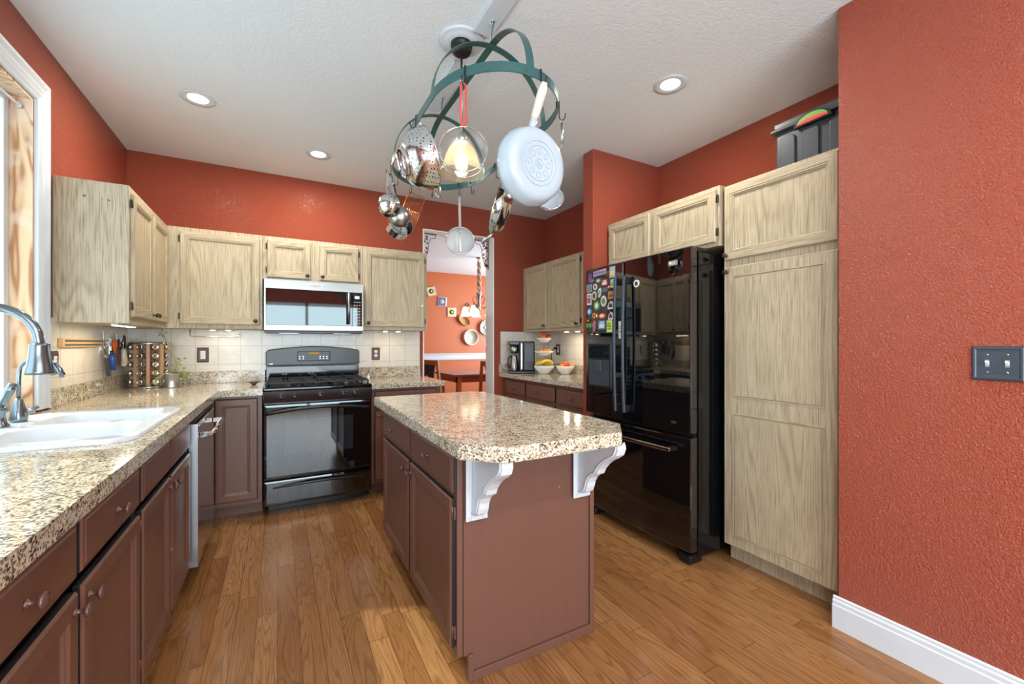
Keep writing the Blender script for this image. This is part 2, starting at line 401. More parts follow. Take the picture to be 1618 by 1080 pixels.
for (a0, a1) in ((-0.6, -0.54), (0.52, 0.58), (1.64, 1.7)): b.box(a0, a1, -3.08, -3.02, 0, 2.15)
b.box(-0.6, 1.7, -3.08, -3.02, 0, 0.07); b.box(-0.6, 1.7, -3.08, -3.02, 2.08, 2.15)
do = struct('door_1', b, 'vinyl')
b = B(); b.box(-0.54, 0.52, -3.052, -3.048, 0.07, 2.08); b.box(0.58, 1.64, -3.052, -3.048, 0.07, 2.08); ORG[do.name] = Vector((0, 0, 0)); part(do, 'pane', b, 'glass')
# lining of the opening to the dining room
b = B(); b.box(DX1 - 0.012, DX1 + 0.001, YB - 0.004, YB + 0.184, 0, DZ); b.box(DX0 - 0.001, DX0 + 0.012, YB - 0.004, YB + 0.184, 0, DZ); b.box(DX0 + .012, DX1 - .012, YB - 0.004, YB + 0.184, DZ - 0.012, DZ + 0.001)
struct('trim_1', b, 'cream')
# baseboard at the near right wall
def base_prof(zb=0.137):
    return [(0, 0), (0.016, 0), (0.016, zb * 0.72), (0.012, zb * 0.75), (0.012, zb * 0.86), (0.008, zb * 0.9), (0.008, zb * 0.97), (0, zb)]
b = B(); b.rings([[(WX - p, yy, q) for p, q in base_prof()] for yy in (-3.0, 0.944)]); struct('baseboard_right', b, 'white')
# dining room shell
b = B(); b.box(-1.0, 6.0, 8.35, 8.5, 0, H); struct('wall_dining_back', b, 'red2')
b = B(); b.box(5.1, 5.25, YB + .18, 5.0, 0, H); b.box(5.1, 5.25, 7.6, 8.35, 0, H); b.box(5.1, 5.25, 5.0, 7.6, 0, 0.7); b.box(5.1, 5.25, 5.0, 7.6, 2.3, H); struct('wall_dining_right', b, 'red')
b = B(); b.box(5.14, 5.18, 5.0, 7.6, 0.7, 0.76); b.box(5.14, 5.18, 5.0, 7.6, 2.24, 2.3); b.box(5.14, 5.18, 5.0, 5.06, 0.7, 2.3); b.box(5.14, 5.18, 7.54, 7.6, 0.7, 2.3); b.box(5.14, 5.18, 6.27, 6.33, 0.7, 2.3); struct('window_3', b, 'vinyl')  # unseen window frame added behind the dining fill lamp
b = B(); b.box(0.2, 0.35, YB + .18, 8.35, 0, H); struct('wall_dining_left', b, 'red')
b = B(); b.box(XR + .14, 5.1, YB, YB + .18, 0, H); struct('wall_dining_front', b, 'red')
b = B(); b.rings([[(0.35, 8.35 - p, q), (5.1, 8.35 - p, q)] for p, q in ((0, 0.895), (0.018, 0.895), (0.022, 0.93), (0.016, 0.95), (0.016, 1.0), (0.026, 1.01), (0.026, 1.028), (0, 1.03))], closed=False); struct('trim_2', b, 'white')
b = B(); b.box(0.35, 5.1, 8.333, 8.35, 0, 0.13); struct('baseboard_back', b, 'white')

# sink window
b = B(Matrix.Translation((0, 0, 0)))
cas = [(0, 0), (0.014, 0.0), (0.017, 0.006), (0.011, 0.016), (0.019, 0.028), (0.013, 0.04), (0.019, 0.055), (0.013, 0.072), (0.022, 0.088), (0.022, 0.103), (0, 0.103)]
def sect(y0, z0, dy, dz): return [(XL + p, y0 + dy * q, z0 + dz * q) for p, q in cas]
b.rings([sect(WY1, WZ0, 1, 0), sect(WY1, WZ1, 1, 1), sect(WY0, WZ1, -1, 1), sect(WY0, WZ0, -1, 0)])
struct('trim_3', b, 'white')
b = B(); b.box(XL - 0.075, XL - 0.0005, WY1 - 0.014, WY1 - 0.0005, WZ0, WZ1); b.box(XL - 0.075, XL - 0.0005, WY0 + 0.0005, WY0 + 0.014, WZ0, WZ1); b.box(XL - 0.075, XL - 0.0005, WY0 + 0.014, WY1 - 0.014, WZ1 - 0.014, WZ1 - 0.0005)
struct('trim_4', b, 'ply')
b = B(); xa, xb = XL - 0.15, XL - 0.076
for y0, y1 in ((WY0 + .001, WY0 + 0.055), (1.955, 2.015), (WY1 - 0.055, WY1 - .001)): b.box(xa, xb, y0, y1, WZ0 + .001, WZ1 - .001)
b.box(xa, xb, WY0 + 0.055, WY1 - 0.055, WZ0 + .001, WZ0 + 0.055); b.box(xa, xb, WY0 + 0.055, WY1 - 0.055, WZ1 - 0.05, WZ1 - .001)
for y0, y1 in ((WY0 + .055, 1.955), (2.015, WY1 - .055)): b.box(xa + 0.03, xa + 0.045, y0, y1, 1.64, 1.665)
wn = struct('window_1', b, 'vinyl', 0.004); ORG[wn.name] = Vector((0, 0, 0))
b = B(); b.box(xa + 0.02, xa + 0.024, WY0 + .055, 1.955, WZ0 + .055, WZ1 - .05); b.box(xa + 0.02, xa + 0.024, 2.015, WY1 - .055, WZ0 + .055, WZ1 - .05); part(wn, 'pane', b, 'glass')
# tension rod across the window head
t = thing('curtain_rod', 'thin white tension rod across the head of the window over the sink', 'curtain rod', (XL - 0.04, 1.98, 2.33))
b = B(); b.cyl((XL - 0.04, WY0 + .03, 2.33), (XL - 0.04, WY1 - 0.03, 2.33), 0.005); part(t, 'rod', b, 'white')
for yy, s in ((WY0 + .0145, 1), (WY1 - 0.0145, -1)):
    b = B(); b.cyl((XL - 0.04, yy, 2.33), (XL - 0.04, yy + s * 0.018, 2.33), 0.012, 0.008); part(t, 'end_cap', b, 'white')

# tiled splash and wall tile
b = B(); b.box(XL, XL + 0.008, 2.925, YB, 1.013, 1.37); b.box(XL + 0.008, 1.243, YB - 0.008, YB, 1.013, 1.37); struct('trim_5', b, 'tile')
b = B(); b.box(2.16, XR, YB - 0.008, YB, 1.013, 1.37); b.box(XR - 0.008, XR, 2.60, YB - 0.008, 1.013, 1.37); struct('trim_6', b, 'tile')

# ---------------------------------------------------------------- cabinets
FL = lambda x, y0, z0: frame((x, y0, z0), Y, Z, X)      # faces +x
FI = lambda x, y0, z0: frame((x, y0, z0), Y, Z, -X)     # faces -x
FB = lambda x0, y, z0: frame((x0, y, z0), X, Z, -Y)     # faces -y
DOOR = [(0, 0), (0, 0.013), (0.005, 0.019), (0.044, 0.019), (0.050, 0.0135), (0.054, 0.0135), (0.060, 0.008)]
ODOOR = [(0, 0), (0, 0.013), (0.005, 0.019), (0.038, 0.019), (0.0400, 0.0172), (0.0475, 0.0172), (0.0495, 0.0145), (0.0530, 0.0145), (0.0570, 0.0095), (0.0590, 0.0080)]
DRAW = [(0, 0), (0, 0.012), (0.004, 0.0165), (0.012, 0.0165), (0.016, 0.019)]
def knob(par, m, u, v, z, mt):
    b = B(m @ Matrix.Translation((u, v, z)))
    b.lathe([(0.0085, 0), (0.0085, 0.003), (0.005, 0.006), (0.0045, 0.013), (0.009, 0.017), (0.0145, 0.020), (0.0155, 0.024), (0.013, 0.0275), (0.009, 0.0275), (0.0075, 0.0295), (0, 0.030)], 16)
    part(par, 'knob', b, mt)
def door(par, m, wd, h, style, kn=None, hinge=None, nm='door'):
    b = B(m); brown = style == 'brown'
    b.panel(wd, h, DOOR if brown else ODOOR, 0, None if brown else 1, (0,) if brown else (3, 5, 8))
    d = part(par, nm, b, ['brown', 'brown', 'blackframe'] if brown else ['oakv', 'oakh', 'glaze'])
    if kn: knob(d, m, kn[0], kn[1], 0.019, 'brownknob' if brown else 'bronze')
    if hinge is not None:
        for vv in (0.035, h - 0.075):
            hb = B(m); x0 = -0.012 if hinge == 0 else wd + 0.001
            hb.box(x0, x0 + 0.011, vv, vv + 0.045, 0.001, 0.008); hb.cyl((x0 + (0.011 if hinge == 0 else 0), vv, 0.01), (x0 + (0.011 if hinge == 0 else 0), vv + 0.045, 0.01), 0.0035, seg=8)
            part(d, 'hinge', hb, 'brownknob' if brown else 'bronze')
    return d
def drawer(par, m, wd, h, kn=True):
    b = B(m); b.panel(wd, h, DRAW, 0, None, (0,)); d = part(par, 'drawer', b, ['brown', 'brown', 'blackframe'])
    if kn: knob(d, m, wd / 2, h / 2, 0.019, 'brownknob')
    return d

# -- left run. door faces at x = -0.385
XF = -0.404
def base_left(y0, y1, label, units, kn_draw, top=0.868):
    t = thing('base_cabinet', label, 'cabinet', (-0.7, (y0 + y1) / 2, 0))
    b = B(); b.box(XL + .002, -0.445, y0, y1, 0.10, top); b.box(XL + .002, -0.475, y0, y1, 0, 0.10); part(t, 'body', b, 'brown')
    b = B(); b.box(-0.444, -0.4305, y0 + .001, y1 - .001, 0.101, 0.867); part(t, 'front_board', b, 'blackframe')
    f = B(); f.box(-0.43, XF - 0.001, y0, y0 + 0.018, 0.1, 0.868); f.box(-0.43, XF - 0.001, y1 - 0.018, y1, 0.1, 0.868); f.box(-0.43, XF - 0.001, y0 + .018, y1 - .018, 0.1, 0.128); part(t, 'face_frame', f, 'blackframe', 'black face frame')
    for (d0, d1, k) in units:
        drawer(t, FL(XF, d0, 0.726), d1 - d0, 0.126, kn_draw)
        door(t, FL(XF, d0, 0.135), d1 - d0, 0.562, 'brown', (d1 - d0 - 0.025, 0.527) if k else (0.025, 0.527), 0 if k else 1)
base_left(-0.12, 0.80, 'brown painted base cabinet nearest the viewer under the granite counter', [(-0.105, 0.335, 1), (0.35, 0.785, 0)], True)
base_left(0.802, 1.76, 'brown painted base cabinet with two knobbed drawers, left of the sink cabinet', [(0.82, 1.272, 1), (1.298, 1.744, 0)], True)
base_left(1.762, 2.632, 'brown painted sink base cabinet with two knobless false drawers, beside the dishwasher', [(1.780, 2.176, 1), (2.206, 2.606, 0)], False, 0.74)

# -- dishwasher
t = thing('dishwasher', 'stainless dishwasher with bar handle under the left counter by the corner', 'dishwasher', (-0.68, 2.95, 0))
b = B(); b.box(-0.98, -0.40, 2.645, 3.25, 0.10, 0.86); b.box(-0.98, -0.46, 2.645, 3.25, 0.0, 0.10); part(t, 'tub_housing', b, 'satin')
b = B(); b.box(-0.399, -0.36, 2.65, 3.245, 0.105, 0.832); dr = part(t, 'door', b, 'dwsteel', 'dark mirror-bright stainless door', bevel=0.004)
b = B(); b.cyl((-0.31, 2.69, 0.765), (-0.31, 3.205, 0.765), 0.012, seg=16)
hd = part(dr, 'handle', b, 'chrome')
b = B(); b.box(-0.398, -0.361, 2.6475, 2.6495, 0.107, 0.830); part(t, 'door_edge', b, 'galv', 'light brushed door edge')
for yy in (2.70, 3.195):
    b = B(); b.box(-0.36, -0.31, yy - 0.012, yy + 0.012, 0.751, 0.779); part(dr, 'handle_bracket', b, 'chrome', bevel=0.003)
b = B(frame((-0.31, 2.6895, 0.765), X, Z, -Y)); b.lathe([(0.0075, 0), (0.0075, 0.0012), (0.002, 0.0012)], 16); part(dr, 'badge', b, 'redplastic', 'round red end badge')
b = B(frame((-0.31, 2.688, 0.765), X, Z, -Y)); b.lathe([(0.0028, 0), (0.0028, 0.001)], 12); part(dr, 'badge_centre', b, 'china')

# -- corner cabinet (faces the viewer) and filler
t = thing('corner_base_cabinet', 'brown corner base cabinet with one tall panel door, left of the stove', 'cabinet', (-0.5, 3.85, 0))
b = B(); b.box(XL + .002, -0.108, 3.555, YB - .002, 0.10, 0.868); b.box(XL + .002, -0.108, 3.64, YB - .002, 0, 0.10); b.box(XL + .002, -0.40, 3.254, 3.553, 0.1, 0.868); b.box(XL + .002, -0.47, 3.254, 3.553, 0, 0.1); part(t, 'body', b, 'brown')
b = B(); b.box(-0.40, -0.392, 3.533, 3.554, 0.1, 0.868); b.box(-0.131, -0.108, 3.533, 3.554, 0.1, 0.868); b.box(-0.392, -0.131, 3.533, 3.554, 0.852, 0.868); b.box(-0.392, -0.131, 3.533, 3.554, 0.1, 0.13); part(t, 'face_frame', b, 'brown')
door(t, FB(-0.386, 3.532, 0.135), 0.25, 0.713, 'brown')

# -- base cabinet right of the stove
t = thing('base_cabinet', 'brown base cabinet to the right of the stove, mostly behind the island', 'cabinet', (0.93, 3.85, 0))
b = B(); b.box(0.652, 1.225, 3.555, YB - .002, 0.10, 0.868); b.box(0.652, 1.225, 3.64, YB - .002, 0, 0.10); part(t, 'body', b, 'brown')
b = B(); b.box(0.652, 0.672, 3.533, 3.554, 0.1, 0.868); b.box(1.2, 1.225, 3.533, 3.554, 0.1, 0.868); b.box(0.672, 1.2, 3.533, 3.554, 0.852, 0.868); part(t, 'face_frame', b, 'brown')
m_ = FB(0.678, 3.532, 0.713); b = B(m_); b.panel(0.515, 0.135, DRAW); part(t, 'drawer', b, 'brown')
door(t, FB(0.678, 3.532, 0.135), 0.25, 0.555, 'brown', (0.025, 0.52)); door(t, FB(0.94, 3.532, 0.135), 0.253, 0.555, 'brown', (0.228, 0.52))

# -- right base cabinets
t = thing('base_cabinet', 'brown base cabinet with three drawers across under the coffee maker counter', 'cabinet', (2.45, 3.4, 0))
b = B(); b.box(2.20, XR - .002, 2.604, YB - .002, 0.10, 0.868); b.box(2.27, XR - .002, 2.604, YB - .002, 0, 0.10); part(t, 'body', b, 'brown')
for y0, y1 in ((2.66, 3.125), (3.165, 3.66), (3.70, 4.12)):
    drawer(t, FI(2.199, y0, 0.70), y1 - y0, 0.135)
    door(t, FI(2.199, y0, 0.13), y1 - y0, 0.545, 'brown', (0.03, 0.51))

# -- counters
def slab(b, poly, z0, z1):
    b.prism(poly, z0, z1)
def counter_mesh(b, pieces):
    for p in pieces: b.box(*p)
t = thing('countertop', 'L-shaped speckled granite worktop with the white sink, left side', 'countertop', (-0.68, 2, 0.87))
b = B()
SX0, SX1, SY0, SY1 = -0.905, -0.452, 1.87, 2.61       # sink cut-out
ZT = 0.915
b.box(XL + .001, -0.365, -0.14, SY0, 0.87, ZT); b.box(XL + .001, SX0, SY0, SY1, 0.87, ZT); b.box(SX1, -0.365, SY0, SY1, 0.87, ZT); b.box(XL + .001, -0.365, SY1, 3.49, 0.87, ZT); b.box(XL + .001, -0.103, 3.49, YB - .001, 0.87, ZT)
bmesh.ops.remove_doubles(b.bm, verts=b.bm.verts, dist=0.0001)
part(t, 'slab', b, 'gran')
b = B(); b.box(XL + .001, XL + 0.02, 2.918, YB - .001, ZT, 1.013); b.box(XL + 0.02, -0.103, YB - 0.02, YB - .001, ZT, 1.013); part(t, 'upstand', b, 'gran', bevel=0.002)
b = B(); b.box(XL - 0.074, XL + .010, WY0 + .015, WY1 - .015, 0.9255, 0.936); b.box(XL + .0005, XL + .010, WY0 + .015, WY1 - .015, 0.9155, 0.9255); part(t, 'window_sill', b, 'gran')
t = thing('countertop', 'short granite worktop to the right of the stove', 'countertop', (0.94, 3.84, 0.87))
b = B(); b.box(0.648, 1.262, 3.49, YB - .001, 0.87, ZT); part(t, 'slab', b, 'gran', bevel=0.005)
b = B(); b.box(0.648, 1.245, YB - 0.02, YB - .001, ZT, 1.013); part(t, 'upstand', b, 'gran', bevel=0.002)
t = thing('countertop', 'granite worktop under the coffee maker on the right wall', 'countertop', (2.45, 3.4, 0.87))
b = B(); b.box(2.14, XR - .001, 2.602, YB - .001, 0.87, ZT); part(t, 'slab', b, 'gran', bevel=0.005)
b = B(); b.box(2.14, XR - .001, YB - 0.02, YB - .001, ZT, 1.013); b.box(XR - 0.02, XR - .001, 2.602, YB - .02, ZT, 1.013); part(t, 'upstand', b, 'gran', bevel=0.002)

# -- upper cabinets
def upper(name, label, x0, x1, y0, y1, z0, z1, mats=('oakv', 'oakh')):
    t = thing(name, label, 'cabinet', ((x0 + x1) / 2, (y0 + y1) / 2, z0))
    b = B(); b.box(x0, x1, y0, y1, z0, z1); part(t, 'body', b, 'oakv', bevel=0.002); return t
t = upper('wall_cabinet', 'two-door pickled oak wall cabinet with a bare side panel, next to the window', XL + .001, -0.709, 2.99, 3.868, 1.348, 2.09)
door(t, FL(-0.708, 3.012, 1.385), 0.405, 0.665, 'oak', (0.38, 0.03), 0); door(t, FL(-0.708, 3.43, 1.385), 0.40, 0.665, 'oak', (0.025, 0.03), 1)
for q, (mx_, mz_, r0) in enumerate(((-0.885, 2.005, 0.007), (-0.815, 1.998, 0.003), (-0.79, 1.996, 0.006), (-0.812, 1.72, 0.002))):
    b = B(FB(mx_, 2.9895, mz_)); b.lathe([(r0, 0), (r0, 0.0008), (0, 0.001)], 10); part(t, 'filled_screw_hole', b, 'glaze')
t = upper('wall_cabinet', 'pickled oak wall cabinet with one wide door, in the corner left of the microwave', XL + .001, -0.114, 3.869, YB - .001, 1.35, 2.09)
door(t, FB(-0.632, 3.868, 1.382), 0.498, 0.675, 'oak', (0.472, 0.03), 0)
t = upper('wall_cabinet', 'short two-door pickled oak wall cabinet above the microwave', -0.112, 0.638, 3.869, YB - .001, 1.747, 2.09)
door(t, FB(-0.082, 3.868, 1.763), 0.309, 0.298, 'oak', (0.284, 0.028), 0); door(t, FB(0.294, 3.868, 1.763), 0.309, 0.298, 'oak', (0.022, 0.028), 1)
t = upper('wall_cabinet', 'pickled oak wall cabinet with one wide door, right of the microwave', 0.64, 1.218, 3.869, YB - .001, 1.358, 2.09)
d = door(t, FB(0.657, 3.868, 1.388), 0.535, 0.672, 'oak', (0.026, 0.03), 1)
b = B(FB(1.168, 3.849, 1.585)); b.lathe([(0.011, 0), (0.011, 0.003), (0.008, 0.005), (0, 0.006)], 16); part(d, 'bumper', b, 'creamplastic', 'round cream sticker')
t = upper('wall_cabinet', 'two-door pickled oak wall cabinet above the coffee maker and fruit', 2.46, XR - .001, 3.06, YB - .001, 1.365, 2.09)
door(t, FI(2.459, 3.135, 1.395), 0.505, 0.68, 'oak', (0.03, 0.03), 0); door(t, FI(2.459, 3.69, 1.395), 0.43, 0.68, 'oak', (0.03, 0.03), 1)
t = upper('wall_cabinet', 'two-door pickled oak cabinet above the black refrigerator', 2.21, XR - .001, 1.545, 2.48, 1.80, 2.146)
door(t, FI(2.209, 2.056, 1.822), 0.40, 0.30, 'oak', None, 1); door(t, FI(2.209, 1.562, 1.822), 0.46, 0.30, 'oak', None, 0)

# pantry
t = thing('pantry_cabinet', 'tall pickled oak pantry cabinet between the refrigerator and the red wall', 'cabinet', (2.5, 1.24, 0))
b = B(); b.box(2.241, XR - .001, 0.945, 1.538, 0.10, 2.136); b.box(2.30, XR - .001, 0.945, 1.538, 0, 0.10); part(t, 'body', b, 'oakv', bevel=0.002)
d = door(t, FI(2.24, 0.962, 1.71), 0.565, 0.41, 'oak', (0.548, 0.024))
m_ = FI(2.24, 0.962, 0.105); b = B(m_)
b.panel(0.565, 1.565, [(0, 0), (0, 0.013), (0.005, 0.019), (0.01, 0.019)], 0, 1)
for v0, v1 in ((0.055, 0.745), (0.83, 1.51)):
    b.M = m_ @ Matrix.Translation((0.055, v0, 0.0185)); b.panel(0.455, v1 - v0, [(0, 0), (0, 0.0035), (0.006, 0.0035), (0.009, 0.001), (0.012, 0.001), (0.0135, 0.003), (0.015, 0.003)], 0, 1, (2, 4))
d = part(t, 'door', b, ['oakv', 'oakh', 'glaze']); knob(d, m_, 0.545, 1.535, 0.019, 'bronze')

# ---------------------------------------------------------------- island
t = thing('kitchen_island', 'brown painted kitchen island cabinet in the middle of the floor', 'kitchen island', (0.86, 2.0, 0))
b = B(); b.box(0.59, 1.165, 1.452, 2.60, 0.10, 0.862); b.box(0.64, 1.165, 1.452, 2.60, 0, 0.10); part(t, 'body', b, 'brown')
b = B(); b.box(0.566, 0.5895, 1.44, 1.478, 0.095, 0.862); b.box(0.566, 0.5895, 2.57, 2.60, 0.095, 0.862); b.box(0.566, 0.5895, 2.0, 2.03, 0.128, 0.862); b.box(0.566, 0.5895, 1.478, 2.0, 0.845, 0.862); b.box(0.566, 0.5895, 2.03, 2.57, 0.845, 0.862)
b.box(0.566, 0.5895, 1.478, 2.57, 0.095, 0.128); b.box(0.566, 0.5895, 1.478, 2.0, 0.672, 0.69); b.box(0.566, 0.5895, 2.03, 2.57, 0.672, 0.69); part(t, 'face_frame', b, 'brown', bevel=0.002)
b = B(); b.box(0.59, 1.18, 1.436, 1.4515, 0.095, 0.862); b.box(0.625, 1.18, 1.436, 1.4515, 0.0, 0.095); part(t, 'end_panel', b, 'brown')
b = B(); b.box(0.625, 1.168, 1.424, 1.4355, 0.0, 0.035); b.box(0.605, 0.625, 1.424, 1.452, 0.0, 0.10); part(t, 'base_moulding', b, 'brown', bevel=0.002)
b = B(); b.box(1.168, 1.19, 1.424, 1.452, 0.0, 0.862); part(t, 'corner_post', b, 'brown', bevel=0.003)
for y0, y1 in ((2.024, 2.59), (1.446, 2.004)):
    drawer(t, FI(0.565, y0, 0.698), y1 - y0, 0.143)
for y0, y1, k, hg in ((2.036, 2.59, 0.03, 1), (1.458, 2.004, 0.52, 0)):
    door(t, FI(0.565, y0, 0.128), y1 - y0, 0.545, 'brown', (k, 0.50), hg)
t = thing('countertop', 'thick granite slab with clipped corners on top of the island', 'countertop', (0.86, 1.9, 0.86))
b = B(); poly = [(0.503, 1.275), (0.62, 1.160), (1.10, 1.160), (1.213, 1.29), (1.213, 2.56), (1.14, 2.645), (0.503, 2.645)]
b.prism(poly, 0.863, 0.915); part(t, 'slab', b, 'gran', bevel=0.006)
def bracket(x0, label):
    t = thing('corbel_bracket', label, 'bracket', (x0 + 0.043, 1.43, 0.60), 'corbels under the island overhang')
    b = B(); b.box(x0, x0 + 0.086, 1.416, 1.4235, 0.593, 0.862); part(t, 'back_plate', b, 'white', bevel=0.002)
    prof = [(0, 0.247), (-0.235, 0.247), (-0.238, 0.228), (-0.228, 0.205), (-0.208, 0.190), (-0.175, 0.172), (-0.150, 0.152), (-0.128, 0.128), (-0.118, 0.108), (-0.098, 0.098), (-0.078, 0.082), (-0.064, 0.060), (-0.058, 0.038), (-0.048, 0.018), (-0.030, 0.008), (-0.014, 0.0), (0, 0.0)]
    m_ = frame((x0 + 0.022, 1.416, 0.615), Y, Z, X); b = B(m_); b.prism(prof, 0, 0.042); cb = part(t, 'scroll', b, 'white', bevel=0.004)
    edge = [(p[0], p[1]) for p in prof[1:-1]]
    for zz in (-0.001, 0.043):
        b = B(m_); b.tube([(p[0] + 0.012, p[1] + 0.004, zz) for p in edge], 0.0035, 6); part(t, 'bead', b, 'white')
    for xx in (0.016, 0.07):
        b = B(FB(x0 + xx, 1.416, 0.604)); b.lathe([(0.0075, 0), (0.0065, 0.003), (0, 0.0045)], 12); part(t, 'screw_cover', b, 'white')
bracket(0.592, 'white painted corbel with wavy edge under the left corner of the island top')
bracket(1.075, 'white painted corbel with wavy edge under the right corner of the island top')
# ---------------------------------------------------------------- stove
t = thing('gas_stove', 'black gas stove with glass oven door between the back base cabinets', 'stove', (0.273, 3.85, 0))
SX, SE = -0.10, 0.645
b = B(); b.box(SX, SE, 3.535, 4.15, 0.06, 0.895); b.box(SX + .03, SE - .03, 3.60, 4.15, 0.0, 0.06); part(t, 'body', b, 'satin', bevel=0.003)
b = B(); b.box(SX - .001, SE + .001, 3.475, 4.08, 0.896, 0.921); part(t, 'cooktop', b, 'black', bevel=0.008)
b = B(); b.rings([[(x, 3.482, 0.895), (x, 3.466, 0.812), (x, 3.534, 0.812), (x, 3.534, 0.895)] for x in (SX, SE)]); cp = part(t, 'control_panel', b, 'black', bevel=0.003)
for i, xx in enumerate((0.010, 0.100, 0.272, 0.432, 0.517)):
    b = B(orient((xx, 3.473, 0.852), (0, -1, -0.18), X)); b.lathe([(0.0215, 0), (0.0215, 0.004), (0.017, 0.009), (0.016, 0.024), (0.013, 0.026), (0, 0.026)], 18)
    b.box(-0.0165, 0.0165, -0.0045, 0.0045, 0.024, 0.030); kb = part(cp, 'knob', b, 'blackpl', bevel=0.001)
    b = B(orient((xx, 3.472, 0.852), (0, -1, -0.18), X))
    for a in range(0, 360, 40): b.box(0.0255 * math.cos(R(a)) - 0.001, 0.0255 * math.cos(R(a)) + 0.001, 0.0255 * math.sin(R(a)) - 0.001, 0.0255 * math.sin(R(a)) + 0.001, 0, 0.0012)
    part(cp, 'dial_marks', b, 'china', 'small white dial marks')
b = B(FB(SX + .002, 3.534, 0.262)); W_ = SE - SX - .004
b.panel(W_, 0.538, [(0, 0), (0, 0.05), (0.006, 0.056), (0.02, 0.058)]); od = part(t, 'oven_door', b, 'bglass')
b = B(FB(0.03, 3.4755, 0.425)); b.panel(0.475, 0.262, [(0, 0), (0, 0.0006), (0.001, 0.0008)]); part(od, 'window', b, 'oglass', 'paler oven window')
n = 24; pts = [(SX + 0.015 + (SE - SX - 0.03) * i / n, 3.462 - 0.035 * math.sin(math.pi * i / n), 0.736 + 0.036 * math.sin(math.pi * i / n)) for i in range(n + 1)]
b = B(); b.tube(pts, 0.0125, 10); part(od, 'handle', b, 'satin')
b = B(FB(SX + .002, 3.534, 0.072)); b.panel(W_, 0.18, [(0, 0), (0, 0.045), (0.006, 0.053), (0.02, 0.055)]); wd_ = part(t, 'storage_drawer', b, 'bglass')
pts = [(SX + 0.06 + (SE - SX - 0.12) * i / n, 3.475 - 0.012 * math.sin(math.pi * i / n), 0.198 + 0.018 * math.sin(math.pi * i / n)) for i in range(n + 1)]
b = B(); b.tube(pts, [0.003 + 0.009 * math.sin(math.pi * i / n) for i in range(n + 1)], 8); part(wd_, 'handle', b, 'satin')
# backguard
b = B(); b.box(SX + .005, SE - .005, 4.075, 4.16, 0.921, 1.045); bgp = part(t, 'riser', b, 'black', bevel=0.004)
top = [(SX + 0.002, 1.052), (SX + 0.002, 1.165), (SX + 0.018, 1.182)] + [(SX + 0.06 + (SE - SX - 0.12) * i / 12, 1.190 + 0.024 * math.sin(math.pi * i / 12)) for i in range(13)] + [(SE - 0.018, 1.182), (SE - 0.002, 1.165), (SE - 0.002, 1.052)]
b = B(frame((0, 4.055, 0), X, Z, Y)); b.prism(top, 0, 0.105); bk = part(t, 'backguard', b, 'satin', bevel=0.006)
b = B(FB(0.135, 4.0545, 1.085)); b.panel(0.262, 0.085, [(0, 0), (0, 0.002), (0.004, 0.003), (0.006, 0.001)]); dp = part(bk, 'control_display', b, 'tote')
b = B(FB(0.225, 4.0534, 1.147)); b.panel(0.085, 0.016, [(0, 0), (0, 0.001), (0.001, 0.001)]); part(bk, 'clock', b, 'yellow', 'amber clock strip')
for i, xx in enumerate((0.155, 0.182, 0.315, 0.342, 0.369)):
    for zz in (1.104, 1.122): b = B(); b.box(xx - 0.005, xx + 0.005, 4.0515, 4.0530, zz, zz + 0.006); part(bk, 'button', b, 'galv')
b = B(FB(-0.078, 4.0549, 1.067)); b.lathe([(0.004, 0), (0.004, 0.001)], 10); part(bk, 'emblem', b, 'china')
b = B(FB(-0.068, 4.0549, 1.064)); b.panel(0.022, 0.006, [(0, 0), (0, 0.001), (0.0005, 0.001)]); part(bk, 'name_plate', b, 'galv')
for bx, by, rr in ((0.06, 3.63, 0.04), (0.06, 3.92, 0.034), (0.485, 3.63, 0.045), (0.485, 3.92, 0.034), (0.272, 3.775, 0.036)):
    b = B(Matrix.Translation((bx, by, 0.921))); b.lathe([(rr + 0.02, 0), (rr + 0.02, 0.003), (rr, 0.006), (rr, 0.014), (rr * 0.75, 0.02), (0, 0.021)], 20); part(t, 'burner', b, 'iron')
for gx0, gx1 in ((-0.075, 0.165), (0.170, 0.375), (0.380, 0.62)):
    b = B(); z0, z1 = 0.944, 0.955
    for x in (gx0, gx1): b.box(x - 0.005, x + 0.005, 3.50, 4.05, z0, z1)
    for y in (3.50, 3.775, 4.05): b.box(gx0, gx1, y - 0.005, y + 0.005, z0, z1)
    mx = (gx0 + gx1) / 2
    for y in (3.63, 3.92):
        b.box(mx - 0.004, mx + 0.004, y - 0.115, y - 0.022, z0, z1 + 0.003); b.box(mx - 0.004, mx + 0.004, y + 0.022, y + 0.115, z0, z1 + 0.003)
        b.box(gx0, mx - 0.022, y - 0.004, y + 0.004, z0, z1 + 0.003); b.box(mx + 0.022, gx1, y - 0.004, y + 0.004, z0, z1 + 0.003)
    for x in (gx0, gx1):
        for y in (3.50, 3.775, 4.05): b.cyl((x, y, 0.921), (x, y, z0 + .002), 0.007, seg=8)
    part(t, 'grate', b, 'iron', bevel=0.002)

